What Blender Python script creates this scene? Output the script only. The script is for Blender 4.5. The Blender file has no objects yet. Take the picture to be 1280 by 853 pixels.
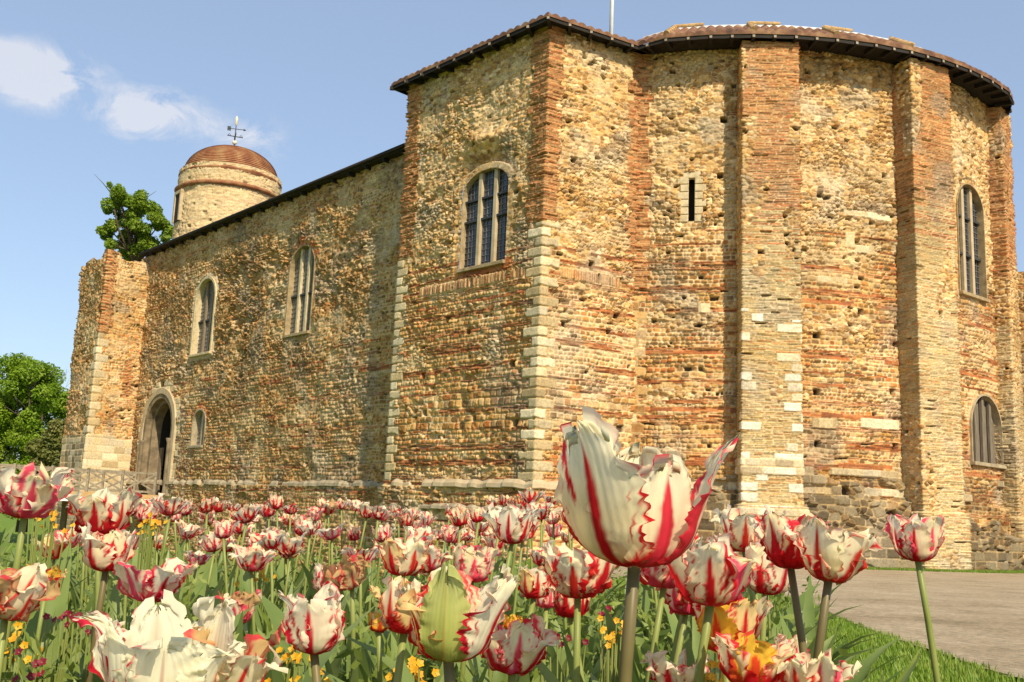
import bpy, math, random
import numpy as np
from mathutils import Vector, Matrix, Euler

# ------------------------------------------------------------------ camera, sky, sun, exposure
sc = bpy.context.scene
COL = sc.collection
CZ = 1.1                                   # camera height above the path at the foot of the castle
PITCH, ROLL, FPX = math.radians(9.9), math.radians(2.4), 1250.0
cF = np.array([0, math.cos(PITCH), math.sin(PITCH)])
cU0 = np.array([0, -math.sin(PITCH), math.cos(PITCH)])
cR0 = np.array([1.0, 0, 0])
cR = math.cos(ROLL) * cR0 + math.sin(ROLL) * cU0
cU = math.cos(ROLL) * cU0 - math.sin(ROLL) * cR0
cam_data = bpy.data.cameras.new('camera')
cam = bpy.data.objects.new('camera', cam_data)
COL.objects.link(cam)
cam.matrix_world = Matrix(((cR[0], cU[0], -cF[0], 0), (cR[1], cU[1], -cF[1], 0), (cR[2], cU[2], -cF[2], CZ), (0, 0, 0, 1)))
cam_data.sensor_width = 36.0
cam_data.lens = 36.0 * FPX / 1280.0
cam_data.clip_start = 0.02
cam_data.clip_end = 3000
sc.camera = cam

SUN_AZ, SUN_EL = math.radians(24), math.radians(43)   # azimuth: to the right of straight behind the camera
sdir = Vector((math.sin(SUN_AZ) * math.cos(SUN_EL), -math.cos(SUN_AZ) * math.cos(SUN_EL), math.sin(SUN_EL)))
sl = bpy.data.lights.new('sun', 'SUN')
sl.energy = 5.0
sl.angle = math.radians(0.5)
sl.color = (1.0, 0.88, 0.68)
so = bpy.data.objects.new('sun', sl)
COL.objects.link(so)
so.rotation_euler = sdir.to_track_quat('Z', 'Y').to_euler()
so.location = (20, -30, 40)

vs = sc.view_settings
vs.view_transform = 'Standard'
vs.look = 'None'
vs.gamma = 1
vs.exposure = 0.36
vs.use_curve_mapping = False

def ray(x, y):
    d = cF * FPX + cR * (x - 640.0) - cU * (y - 426.5)
    return d / np.linalg.norm(d)

world = bpy.data.worlds.new('World')
sc.world = world
world.use_nodes = True
wt = world.node_tree
for n in list(wt.nodes):
    wt.nodes.remove(n)
wout = wt.nodes.new('ShaderNodeOutputWorld')
wbg = wt.nodes.new('ShaderNodeBackground')
wbg.inputs['Strength'].default_value = 0.118
sky = wt.nodes.new('ShaderNodeTexSky')
sky.sky_type = 'NISHITA'
sky.sun_disc = False
sky.sun_elevation = SUN_EL
sky.sun_rotation = math.atan2(sdir.x, sdir.y)
sky.air_density = 1.0
sky.dust_density = 1.2
sky.ozone_density = 1.3
wtc = wt.nodes.new('ShaderNodeTexCoord')

def wnode(kind, **kw):
    n = wt.nodes.new(kind)
    for k, v in kw.items():
        setattr(n, k, v)
    return n

def wmath(op, a, b=None, clamp=False):
    n = wnode('ShaderNodeMath', operation=op)
    n.use_clamp = clamp
    for i, v in enumerate((a, b)):
        if v is None:
            continue
        if isinstance(v, (int, float)):
            n.inputs[i].default_value = v
        else:
            wt.links.new(v, n.inputs[i])
    return n.outputs[0]

# thin fair-weather clouds, fixed to directions of the sky
cloud_sum = None
wnoise = wnode('ShaderNodeTexNoise')
wnoise.inputs['Scale'].default_value = 19
wnoise.inputs['Distortion'].default_value = .5
wnoise.inputs['Detail'].default_value = 9
wnoise.inputs['Roughness'].default_value = 0.66
wmap = wnode('ShaderNodeMapping')
wmap.inputs['Scale'].default_value = (1, 1, 1.5)
wt.links.new(wtc.outputs['Generated'], wmap.inputs['Vector'])
wt.links.new(wmap.outputs[0], wnoise.inputs['Vector'])
for (px, py, rx, amp) in ((62, 98, 0.075, 0.75), (20, 88, 0.06, 0.5), (205, 140, 0.055, 0.85), (165, 155, 0.045, 0.6), (310, 165, 0.05, 0.45), (300, 185, 0.06, 0.25)):
    d = ray(px, py)
    sub = wnode('ShaderNodeVectorMath', operation='SUBTRACT')
    wt.links.new(wtc.outputs['Generated'], sub.inputs[0])
    sub.inputs[1].default_value = tuple(d)
    scl = wnode('ShaderNodeVectorMath', operation='MULTIPLY')
    wt.links.new(sub.outputs[0], scl.inputs[0])
    scl.inputs[1].default_value = (1, 1, 1.9)
    ln = wnode('ShaderNodeVectorMath', operation='LENGTH')
    wt.links.new(scl.outputs[0], ln.inputs[0])
    m = wmath('SUBTRACT', 1.0, wmath('DIVIDE', ln.outputs['Value'], rx), clamp=True)
    m = wmath('MULTIPLY', m, amp)
    cloud_sum = m if cloud_sum is None else wmath('ADD', cloud_sum, m)
cl = wmath('ADD', cloud_sum, wmath('MULTIPLY', wmath('SUBTRACT', wnoise.outputs[0], 0.5), 4.2))
cl = wmath('MULTIPLY', cl, cloud_sum)
cl = wmath('MULTIPLY', wmath('SUBTRACT', cl, 0.01), 1.6, clamp=True)
cl = wmath('MINIMUM', cl, 0.62)
wmix = wnode('ShaderNodeMixRGB')
wt.links.new(cl, wmix.inputs[0])
veil = wnode('ShaderNodeMixRGB')            # thin high haze whitens the blue
veil.inputs[0].default_value = 0.36
veil.inputs[2].default_value = (4.1, 5.2, 6.9, 1)
wt.links.new(sky.outputs[0], veil.inputs[1])
wt.links.new(veil.outputs[0], wmix.inputs[1])
wmix.inputs[2].default_value = (5.9, 5.8, 6.0, 1)
wt.links.new(wmix.outputs[0], wbg.inputs['Color'])
wt.links.new(wbg.outputs[0], wout.inputs['Surface'])

# ------------------------------------------------------------------ helpers
def at_z(x, y, z):
    d = ray(x, y)
    return np.array([0, 0, CZ]) + d * ((z - CZ) / d[2])

def at_d(x, y, dist):
    """point at a distance (m) along the view axis"""
    d = ray(x, y)
    return np.array([0, 0, CZ]) + d * (dist / float(d @ cF))

def hash2(ix, iy, seed=0):
    h = (np.asarray(ix, np.int64) * 374761393 + np.asarray(iy, np.int64) * 668265263 + int(seed) * 1442695041) & 0xFFFFFFFF
    h = ((h ^ (h >> 13)) * 1274126177) & 0xFFFFFFFF
    h = ((h ^ (h >> 16)) * 2246822519) & 0xFFFFFFFF
    h = h ^ (h >> 15)
    return (h & 0xFFFFFF) / float(0x1000000)

def vnoise(x, y, seed=0):
    ix, iy = np.floor(x), np.floor(y)
    fx, fy = x - ix, y - iy
    fx = fx * fx * (3 - 2 * fx)
    fy = fy * fy * (3 - 2 * fy)
    a = hash2(ix, iy, seed); b = hash2(ix + 1, iy, seed)
    c = hash2(ix, iy + 1, seed); d = hash2(ix + 1, iy + 1, seed)
    return (a * (1 - fx) + b * fx) * (1 - fy) + (c * (1 - fx) + d * fx) * fy

def fbm(x, y, seed=0, oct=4):
    s, a, t = 0, 0.5, 0
    for i in range(oct):
        s = s + a * vnoise(x * 2 ** i, y * 2 ** i, seed + 17 * i)
        t += a
        a *= 0.5
    return s / t

def sstep(a, b, x):
    t = np.clip((x - a) / (b - a), 0, 1)
    return t * t * (3 - 2 * t)

def set_props(o, label=None, cat=None, group=None, kind=None):
    if label: o['label'] = label
    if cat: o['category'] = cat
    if group: o['group'] = group
    if kind: o['kind'] = kind
    return o

def empty(name, loc=(0, 0, 0), rotz=0.0):
    o = bpy.data.objects.new(name, None)
    o.empty_display_size = 0.1
    COL.objects.link(o)
    o.location = loc
    o.rotation_euler = (0, 0, rotz)
    return o

def link(name, me, mat=None, parent=None, local=None):
    o = bpy.data.objects.new(name, me)
    COL.objects.link(o)
    if mat is not None and len(me.materials) == 0:
        me.materials.append(mat)
    if parent is not None:
        o.parent = parent
        if local is None and parent.type == 'EMPTY':
            o.matrix_parent_inverse = Matrix.Translation(-parent.location)
    if local is not None:
        o.matrix_local = local
    return o

def np_mesh(name, verts, quads, cols=None, smooth=True):
    verts = np.ascontiguousarray(verts, np.float32)
    quads = np.ascontiguousarray(quads, np.int32)
    me = bpy.data.meshes.new(name)
    k = quads.shape[1]
    me.vertices.add(len(verts))
    me.vertices.foreach_set('co', verts.ravel())
    me.loops.add(quads.size)
    me.loops.foreach_set('vertex_index', quads.ravel())
    me.polygons.add(len(quads))
    me.polygons.foreach_set('loop_start', np.arange(0, quads.size, k, dtype=np.int32))
    me.polygons.foreach_set('use_smooth', np.full(len(quads), smooth, dtype=bool))
    if cols is not None:
        ca = me.color_attributes.new('col', 'FLOAT_COLOR', 'POINT')
        rgba = np.ones((len(verts), 4), np.float32)
        rgba[:, :3] = cols
        ca.data.foreach_set('color', rgba.ravel())
    me.update(calc_edges=True)
    return me

def grid_quads(nu, nv, mask=None):
    i = np.arange(nu - 1)[:, None] * nv + np.arange(nv - 1)[None, :]
    q = np.stack([i, i + nv, i + nv + 1, i + 1], -1).reshape(-1, 4)
    return q if mask is None else q[mask.ravel()]

class MB:
    """collects polygons and makes ONE mesh"""
    def __init__(s):
        s.v, s.f = [], []
    def add(s, verts, faces):
        n = len(s.v)
        s.v += [tuple(map(float, p)) for p in verts]
        s.f += [tuple(i + n for i in f) for f in faces]
    def box(s, c, size, ax=None):
        """box centred at c with half axes; ax = 3 unit vectors"""
        ax = [np.array(a, float) for a in (ax or ((1, 0, 0), (0, 1, 0), (0, 0, 1)))]
        c = np.array(c, float)
        hx, hy, hz = [a * (l / 2) for a, l in zip(ax, size)]
        p = [c + sx * hx + sy * hy + sz * hz for sz in (-1, 1) for sy in (-1, 1) for sx in (-1, 1)]
        s.add(p, [(0, 2, 3, 1), (4, 5, 7, 6), (0, 1, 5, 4), (2, 6, 7, 3), (0, 4, 6, 2), (1, 3, 7, 5)])
    def bar(s, a, b, w, h, up=(0, 0, 1)):
        a, b = np.array(a, float), np.array(b, float)
        d = b - a
        L = np.linalg.norm(d)
        d = d / L
        up = np.array(up, float)
        side = np.cross(d, up)
        if np.linalg.norm(side) < 1e-4:
            side = np.cross(d, (1, 0, 0))
        side /= np.linalg.norm(side)
        u2 = np.cross(side, d)
        s.box((a + b) / 2, (L, w, h), (d, side, u2))
    def tube(s, pts, radii, n=8, cap=True):
        pts = [np.array(p, float) for p in pts]
        rings = []
        ref = np.array((0.3, 0.9, 0.17))
        for i, p in enumerate(pts):
            d = pts[min(i + 1, len(pts) - 1)] - pts[max(i - 1, 0)]
            d = d / (np.linalg.norm(d) + 1e-9)
            x = np.cross(d, ref); x /= np.linalg.norm(x)
            y = np.cross(d, x)
            rr = radii[i] if hasattr(radii, '__len__') else radii
            rings.append([p + rr * (x * math.cos(2 * math.pi * k / n) + y * math.sin(2 * math.pi * k / n)) for k in range(n)])
        vs_ = [q for r_ in rings for q in r_]
        fs = []
        for i in range(len(pts) - 1):
            for k in range(n):
                a, b = i * n + k, i * n + (k + 1) % n
                fs.append((a, b, b + n, a + n))
        if cap:
            fs.append(tuple(range(n - 1, -1, -1)))
            fs.append(tuple((len(pts) - 1) * n + k for k in range(n)))
        s.add(vs_, fs)
    def lathe(s, c, prof, n=48):
        c = np.array(c, float)
        vs_ = [c + (r_ * math.cos(2 * math.pi * k / n), r_ * math.sin(2 * math.pi * k / n), z) for r_, z in prof for k in range(n)]
        fs = []
        for i in range(len(prof) - 1):
            for k in range(n):
                a, b = i * n + k, i * n + (k + 1) % n
                fs.append((a, b, b + n, a + n))
        s.add(vs_, fs)
    def mesh(s, name, smooth=False):
        me = bpy.data.meshes.new(name)
        me.from_pydata(s.v, [], s.f)
        me.polygons.foreach_set('use_smooth', np.full(len(me.polygons), smooth, dtype=bool))
        me.update()
        return me
    def build(s, name, mat, parent=None, smooth=False, bevel=0.0):
        o = link(name, s.mesh(name, smooth), mat, parent)
        if bevel:
            m = o.modifiers.new('bevel', 'BEVEL')
            m.width = bevel
            m.segments = 2
        return o

# ------------------------------------------------------------------ materials
def new_mat(name):
    m = bpy.data.materials.new(name)
    m.use_nodes = True
    nt = m.node_tree
    b = nt.nodes['Principled BSDF']
    return m, nt, b

def noise_node(nt, scale, detail=5, rough=0.6, coord='Object', dims=(1, 1, 1)):
    tc = nt.nodes.new('ShaderNodeTexCoord')
    mp = nt.nodes.new('ShaderNodeMapping')
    mp.inputs['Scale'].default_value = dims
    nt.links.new(tc.outputs[coord], mp.inputs[0])
    n = nt.nodes.new('ShaderNodeTexNoise')
    n.inputs['Scale'].default_value = scale
    n.inputs['Detail'].default_value = detail
    n.inputs['Roughness'].default_value = rough
    nt.links.new(mp.outputs[0], n.inputs['Vector'])
    return n.outputs[0]

def ramp(nt, src, stops):
    r = nt.nodes.new('ShaderNodeValToRGB')
    els = r.color_ramp.elements
    while len(els) < len(stops):
        els.new(0.5)
    for e, (p, c) in zip(els, stops):
        e.position = p
        e.color = (c[0], c[1], c[2], 1)
    nt.links.new(src, r.inputs[0])
    return r.outputs[0]

def bump(nt, b, src, strength=0.4, dist=0.02):
    n = nt.nodes.new('ShaderNodeBump')
    n.inputs['Strength'].default_value = strength
    n.inputs['Distance'].default_value = dist
    nt.links.new(src, n.inputs['Height'])
    nt.links.new(n.outputs[0], b.inputs['Normal'])

def mottled(name, stops, scale=6, rough=0.8, bstr=0.4, bdist=0.01, dims=(1, 1, 1), spec=0.3):
    m, nt, b = new_mat(name)
    n = noise_node(nt, scale, dims=dims)
    nt.links.new(ramp(nt, n, stops), b.inputs['Base Color'])
    b.inputs['Roughness'].default_value = rough
    b.inputs['Specular IOR Level'].default_value = spec
    if bstr:
        bump(nt, b, n, bstr, bdist)
    return m

def mat_vcol(name, rough=0.9, nscale=14, lo=0.62, hi=1.3, bstr=0.5, bdist=0.015, spec=0.15):
    """stone-by-stone colour from the mesh, broken up by fine noise"""
    m, nt, b = new_mat(name)
    at = nt.nodes.new('ShaderNodeVertexColor')
    at.layer_name = 'col'
    n = noise_node(nt, nscale, 8, 0.7)
    mr = nt.nodes.new('ShaderNodeMapRange')
    mr.inputs['From Min'].default_value = 0.3
    mr.inputs['From Max'].default_value = 0.7
    mr.inputs['To Min'].default_value = lo
    mr.inputs['To Max'].default_value = hi
    nt.links.new(n, mr.inputs[0])
    mx = nt.nodes.new('ShaderNodeMixRGB')
    mx.blend_type = 'MULTIPLY'
    mx.inputs[0].default_value = 1
    nt.links.new(at.outputs[0], mx.inputs[1])
    nt.links.new(mr.outputs[0], mx.inputs[2])
    nt.links.new(mx.outputs[0], b.inputs['Base Color'])
    b.inputs['Roughness'].default_value = rough
    b.inputs['Specular IOR Level'].default_value = spec
    if bstr:
        bump(nt, b, n, bstr, bdist)
    return m

M = {}
M['masonry'] = mat_vcol('masonry')
M['ashlar'] = mottled('pale ashlar', [(0.3, (0.36, 0.28, 0.15)), (0.5, (0.50, 0.40, 0.23)), (0.75, (0.60, 0.51, 0.33))], 5, bdist=0.02)
M['grey_stone'] = mottled('weathered grey stone', [(0.3, (0.20, 0.16, 0.10)), (0.55, (0.36, 0.29, 0.18)), (0.8, (0.46, 0.39, 0.26))], 3, bdist=0.02)
M['roof_tile'] = mottled('terracotta pantile', [(0.3, (0.07, 0.035, 0.02)), (0.5, (0.17, 0.08, 0.04)), (0.7, (0.30, 0.18, 0.09))], 2.2)
M['hip_tile'] = mottled('ridge tile', [(0.3, (0.30, 0.17, 0.07)), (0.7, (0.5, 0.34, 0.15))], 3)
M['lead'] = mottled('lead flashing', [(0.3, (0.55, 0.56, 0.56)), (0.7, (0.72, 0.72, 0.70))], 2, rough=0.5)
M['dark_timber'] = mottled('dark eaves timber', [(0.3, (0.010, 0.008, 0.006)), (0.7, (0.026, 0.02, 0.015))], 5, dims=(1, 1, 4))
M['rafter_end'] = mottled('pale rafter end', [(0.3, (0.22, 0.17, 0.11)), (0.7, (0.36, 0.29, 0.2))], 5)
M['slate'] = mottled('dark hall roof', [(0.3, (0.035, 0.028, 0.022)), (0.6, (0.07, 0.055, 0.04)), (0.8, (0.12, 0.11, 0.06))], 2)
M['copper'] = mottled('red tiled dome', [(0.3, (0.15, 0.055, 0.025)), (0.5, (0.27, 0.11, 0.045)), (0.75, (0.36, 0.24, 0.11))], 1.6, bdist=0.03)
M['iron'] = mottled('dark iron', [(0.3, (0.02, 0.022, 0.028)), (0.7, (0.05, 0.055, 0.06))], 9, rough=0.5)
M['gilt'] = mottled('gilt metal', [(0.3, (0.5, 0.42, 0.25)), (0.7, (0.75, 0.7, 0.55))], 9, rough=0.35)
M['white_paint'] = mottled('white paint', [(0.3, (0.72, 0.72, 0.72)), (0.7, (0.82, 0.82, 0.82))], 4, rough=0.45)
M['old_wood'] = mottled('weathered wood', [(0.3, (0.12, 0.085, 0.05)), (0.55, (0.22, 0.165, 0.10)), (0.8, (0.33, 0.26, 0.17))], 9, dims=(6, 6, 1))
M['rail_wood'] = mottled('silvered rail wood', [(0.3, (0.16, 0.13, 0.09)), (0.55, (0.28, 0.23, 0.16)), (0.8, (0.40, 0.34, 0.25))], 5)
M['deck_wood'] = mottled('new deck wood', [(0.3, (0.42, 0.25, 0.10)), (0.7, (0.55, 0.36, 0.17))], 4)
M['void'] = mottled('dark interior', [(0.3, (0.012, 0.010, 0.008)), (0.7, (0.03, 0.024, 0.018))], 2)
def glass_mat():
    m, nt, b = new_mat('old leaded glass')
    n = noise_node(nt, 2.5)
    nt.links.new(ramp(nt, n, [(0.3, (0.015, 0.018, 0.026)), (0.7, (0.05, 0.055, 0.07))]), b.inputs['Base Color'])
    b.inputs['Roughness'].default_value = 0.18
    b.inputs['Specular IOR Level'].default_value = 0.6
    bump(nt, b, n, 0.15, 0.02)
    return m
M['glass'] = glass_mat()
# ------------------------------------------------------------------ masonry as real relief: stones, mortar joints, tile bands
PAL_STONE = np.array([(.50, .31, .11), (.56, .38, .16), (.42, .24, .075), (.60, .45, .23), (.30, .17, .06), (.22, .135, .06), (.46, .22, .07), (.38, .28, .15), (.52, .34, .13), (.36, .20, .065), (.46, .185, .06)])
PAL_PALE = np.array([(.62, .45, .22), (.56, .39, .17), (.67, .54, .33), (.46, .29, .11), (.36, .21, .08), (.54, .37, .16), (.42, .33, .20), (.27, .165, .07)])
PAL_ROUGH = np.array([(.42, .245, .08), (.48, .31, .13), (.32, .17, .055), (.56, .42, .23), (.24, .135, .05), (.17, .105, .05), (.40, .18, .055), (.35, .25, .13), (.30, .19, .075), (.50, .34, .15)])
PAL_TILE = np.array([(.42, .15, .05), (.36, .12, .04), (.46, .19, .07), (.30, .11, .045), (.48, .24, .09)])
PAL_RED = np.array([(.42, .13, .04), (.36, .10, .032), (.46, .165, .055), (.27, .08, .03), (.47, .21, .085), (.38, .15, .055), (.22, .075, .03)])
PAL_TAN = np.array([(.40, .265, .095), (.44, .30, .12), (.36, .215, .075), (.42, .19, .065), (.36, .28, .14), (.50, .38, .20), (.42, .32, .16), (.44, .31, .13), (.38, .31, .17)])
PAL_CREAM = np.array([(.57, .46, .27), (.52, .40, .22), (.61, .51, .33), (.47, .35, .18), (.54, .43, .25)])
PAL_GREY = np.array([(.29, .215, .12), (.34, .265, .155), (.22, .16, .085), (.38, .30, .18), (.17, .12, .065), (.32, .20, .09)])
MORTAR = np.array((.55, .38, .165))
LIME = np.array((.66, .51, .28))
def mortar_at(u, v, seed):
    k = sstep(.42, .66, fbm(u * .42, v * .5, seed + 301, 4))[:, None]
    return (MORTAR * (1 - k) + LIME * k) * (.85 + .3 * vnoise(u * 5, v * 5, seed + 3))[:, None]
for _p in (PAL_STONE, PAL_PALE, PAL_ROUGH):
    _p *= np.array((1.03, .90, .78))

def pick(pal, r1, r2):
    c = pal[np.minimum((r1 * len(pal)).astype(int), len(pal) - 1)]
    return c * (0.80 + 0.4 * r2)[:, None]

def courses(u, v, rows, seed, prot=0.05, jit=0.55, miss=0.0, mort=None):
    """rows: list of (z0, z1, mean stone width, palette, joint)  ->  height, colour, stone id"""
    z0 = np.array([r_[0] for r_ in rows]); z1 = np.array([r_[1] for r_ in rows])
    wd = np.array([r_[2] for r_ in rows]); jw = np.array([r_[4] for r_ in rows])
    k = np.clip(np.searchsorted(z0, v, 'right') - 1, 0, len(rows) - 1)
    w = wd[k]
    x = u / w + hash2(k, 7, seed) * 13
    i = np.floor(x)
    bl = lambda a: a + jit * (hash2(a, k, seed + 1) - .5)
    i = np.where(x < bl(i), i - 1, i)
    i = np.where(x >= bl(i + 1), i + 1, i)
    du = np.minimum(x - bl(i), bl(i + 1) - x) * w
    dv = np.minimum(v - z0[k], z1[k] - v)
    d = du * dv / (np.sqrt(du * du + dv * dv) + 1e-6) * 1.25
    d = d + (vnoise(u * 22, v * 22, seed + 5) - .5) * 0.012
    j = jw[k]
    prof = sstep(j * .35, j * .35 + np.minimum(.03, (z1 - z0)[k] * .3), d)
    r1, r2, r3, r4 = (hash2(i, k, seed + q) for q in (11, 12, 13, 14))
    h = prof * (.022 + prot * (r3 - .25))
    gone = r4 < miss
    h = np.where(gone, -prof * (.10 + .1 * r3), h)
    col = np.zeros((len(u), 3))
    for pid in {id(r_[3]): r_[3] for r_ in rows}.values():
        sel = np.array([r_[3] is pid for r_ in rows])[k]
        if sel.any():
            col[sel] = pick(pid, r1[sel], r2[sel])
    col[gone] = (.12, .08, .05)
    mc = mortar_at(u, v, seed) if mort is None else mort * (.85 + .3 * vnoise(u * 5, v * 5, seed + 3))[:, None]
    col = col * prof[:, None] + mc * (1 - prof)[:, None]
    return h, col

def rubble(u, v, seed, cw=.185, ch=.115, pal=PAL_STONE, prot=.08, miss=.03):
    x, y = u / cw, v / ch
    y = y + .25 * (vnoise(u * 1.1, v * 1.1, seed + 40) - .5) * 2
    ix, iy = np.floor(x), np.floor(y)
    f1 = np.full(len(u), 9.0); f2 = f1.copy()
    ci = np.zeros(len(u)); cj = ci.copy()
    for a in (-1, 0, 1):
        for b in (-1, 0, 1):
            jx, jy = ix + a, iy + b
            dx = jx + .5 + .85 * (hash2(jx, jy, seed + 1) - .5) - x
            dy = jy + .5 + .75 * (hash2(jx, jy, seed + 2) - .5) - y
            sc_ = .75 + .5 * hash2(jx, jy, seed + 6)
            d = np.sqrt(dx * dx + dy * dy * 1.1) * sc_
            better = d < f1
            f2 = np.where(better, f1, np.minimum(f2, d))
            ci = np.where(better, jx, ci); cj = np.where(better, jy, cj)
            f1 = np.where(better, d, f1)
    e = (f2 - f1) + (vnoise(u * 24, v * 24, seed + 5) - .5) * .10
    prof = sstep(.03, .22, e)
    r1, r2, r3, r4 = (hash2(ci, cj, seed + q) for q in (11, 12, 13, 14))
    h = prof * (.024 + prot * (r3 - .2))
    gone = r4 < miss
    h = np.where(gone, -prof * (.10 + .12 * r3), h)
    col = pick(pal, r1, r2)
    col[gone] = (.13, .085, .05)
    col = col * prof[:, None] + mortar_at(u, v, seed) * (1 - prof)[:, None]
    return h, col

def gen_rows(v0, v1, seed, ptile, pal_fn, big_fn=None):
    rng = random.Random(seed)
    rows, z = [], v0
    run = 0
    while z < v1:
        if run <= 0 and rng.random() < ptile(z):
            for q in range(rng.choice((1, 2, 2, 3))):
                hgt = rng.uniform(.052, .070)
                rows.append((z, z + hgt, rng.uniform(.28, .42), PAL_TILE, .007))
                z += hgt
            run = rng.choice((1, 2, 2, 3))
        else:
            b = big_fn(z) if big_fn else 0
            hgt = rng.uniform(.11, .17) * (1 + .5 * b)
            rows.append((z, z + hgt, hgt * rng.uniform(1.0, 1.55), pal_fn(z), .02))
            z += hgt
            run -= 1
    return rows

def thin_rows(v0, v1, seed, pal_fn, h0=.045, h1=.062, w=(.26, .44)):
    rng = random.Random(seed)
    rows, z = [], v0
    while z < v1:
        hgt = rng.uniform(h0, h1)
        rows.append((z, z + hgt, rng.uniform(*w), pal_fn(z), .013))
        z += hgt
    return rows

class Path:
    """plan polyline walked from left to right as seen from outside"""
    def __init__(s, pts):
        s.p = np.array(pts, float)
        d = np.diff(s.p, axis=0)
        s.L = np.linalg.norm(d, axis=1)
        s.U = np.concatenate([[0], np.cumsum(s.L)])
        s.T = d / s.L[:, None]
        s.N = np.stack([s.T[:, 1], -s.T[:, 0]], -1)
    def samples(s, du):
        us = [np.linspace(s.U[i], s.U[i + 1], max(2, int(round(s.L[i] / du)) + 1))[:-1] for i in range(len(s.L))]
        return np.concatenate(us + [[s.U[-1]]])
    def at(s, u):
        k = np.clip(np.searchsorted(s.U, u, 'right') - 1, 0, len(s.L) - 1)
        return s.p[k] + s.T[k] * (u - s.U[k])[:, None], k
    def normals(s, u):
        _, k = s.at(u)
        n = s.N[k].copy()
        for c in range(1, len(s.U) - 1):
            m = np.abs(u - s.U[c]) < 1e-6
            if m.any():
                a = s.N[c - 1] + s.N[c]
                a = a / np.linalg.norm(a)
                a = a / max(.5, float(a @ s.N[c]))
                n[m] = a
        return n
    def u_of(s, x, y, seg):
        """(u, z) where the line of sight through photo point (x, y) meets segment seg"""
        d = ray(x, y)
        n = s.N[seg]
        t = (s.p[seg] @ n) / (d[:2] @ n)
        q = d * t
        return s.U[seg] + float((q[:2] - s.p[seg]) @ s.T[seg]), CZ + q[2]
    def frame(s, u):
        uu = np.array([u])
        p, k = s.at(uu)
        return p[0], s.T[k[0]], s.N[k[0]]

class Opening:
    def __init__(s, u0, u1, v0, v1, arch='round'):
        s.u0, s.u1, s.v0, s.v1, s.arch = u0, u1, v0, v1, arch
        s.uc = (u0 + u1) / 2
    def outline(s, grow=0.0, n=16, bottom=0.0):
        u0, u1 = s.u0 - grow, s.u1 + grow
        v0 = s.v0 - bottom
        w = (u1 - u0) / 2
        v1 = s.v1 + grow
        rise = {'round': w, 'seg': w * .62, 'flat': .0}[s.arch]
        sp = v1 - rise
        pts = [(u1, v0), (u1, sp)]
        if s.arch != 'flat':
            pts += [(s.uc + w * math.cos(math.pi * k / n), sp + rise * math.sin(math.pi * k / n)) for k in range(1, n)]
        pts += [(u0, sp), (u0, v0)]
        return pts
    def inside(s, u, v, grow=0.0):
        w = (s.u1 - s.u0) / 2 + grow
        v1 = s.v1 + grow
        rise = {'round': w, 'seg': w * .62, 'flat': 1e-6}[s.arch]
        sp = v1 - rise
        rect = (np.abs(u - s.uc) < w) & (v > s.v0 - grow) & (v < sp)
        arc = (((u - s.uc) / w) ** 2 + ((v - sp) / rise) ** 2 < 1) & (v >= sp) if s.arch != 'flat' else False
        return rect | arc

def wall_strip(name, path, v0, v1, field, parent, du=.035, dv=.025, openings=(), top=None, flat=.22):
    us = path.samples(du)
    vs_ = np.linspace(v0, v1, int((v1 - v0) / dv) + 1)
    nu, nv = len(us), len(vs_)
    Ug, Vg = np.meshgrid(us, vs_, indexing='ij')
    u, v = Ug.ravel(), Vg.ravel()
    if top is not None:
        tz = top(u)
        v = v0 + (v - v0) * (tz - v0) / (v1 - v0)
    h, col = field(u, v)
    for o in openings:
        near = o.inside(u, v, flat)
        h = np.where(near, np.clip(h * .3, -.02, .015), h)
    pos, _ = path.at(u)
    nn = path.normals(us)
    nn = np.repeat(nn, nv, axis=0)
    P = np.empty((len(u), 3))
    P[:, :2] = pos + nn * h[:, None]
    P[:, 2] = v
    mask = np.ones((nu - 1, nv - 1), bool)
    vgr = v.reshape(nu, nv); ugr = u.reshape(nu, nv)
    um = (ugr[:-1, :-1] + ugr[1:, 1:]) / 2
    vm = (vgr[:-1, :-1] + vgr[1:, 1:]) / 2
    for o in openings:
        mask &= ~o.inside(um, vm, .0)
    me = np_mesh(name, P, grid_quads(nu, nv, mask), col)
    return link(name, me, M['masonry'], parent)

# ------------------------------------------------------------------ plan of the castle
H_T, H_H = 16.5, 14.5                        # eaves of tower and apse, eaves of the long hall wall
TL = at_z(513, 107, H_T)[:2]; TM = at_z(688, 30, H_T)[:2]; TI = at_z(803, 68, H_T)[:2]
tdir = (TM - TL) / np.linalg.norm(TM - TL)
tin = np.array([-tdir[1], tdir[0]])          # inward
if tin[1] < 0: tin = -tin
WR = at_z(505, 192, H_H)[:2]; WLp = at_z(187, 320, H_H)[:2]
wdir = (WR - WLp) / np.linalg.norm(WR - WLp)
win_ = np.array([-wdir[1], wdir[0]])
if win_[1] < 0: win_ = -win_
WRx = WR + wdir * 2.5
AC = np.array([8.3, 42.2]); AR = 11.7; AB = 12.48      # apse centre, wall radius, buttress radius

def apse_pt(deg, r):
    a = math.radians(deg)
    return AC + r * np.array([math.sin(a), -math.cos(a)])

def apse_deg(p):
    return math.degrees(math.atan2(p[0] - AC[0], -(p[1] - AC[1])))

castle = empty('castle', (6.0, 40.0, 0.0))
set_props(castle, 'brown rubble stone castle with square corner tower, rounded apse and tiled roofs', 'castle')

LOWF = lambda u, v, sd: fbm(u * .35, v * .35, sd, 3)

def stain(col, u, v, seed, amt=.25):
    n = fbm(u * .5, v * .35, seed, 4)
    g = 1 - amt * sstep(.5, .75, n)
    col = col * g[:, None]
    n2 = fbm(u * .8, v * .8, seed + 9, 3)
    grey = col.mean(1, keepdims=True) * np.array((1.12, .93, .64))
    m = (.55 * sstep(.55, .75, n2))[:, None]
    return col * (1 - m) + grey * m

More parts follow.
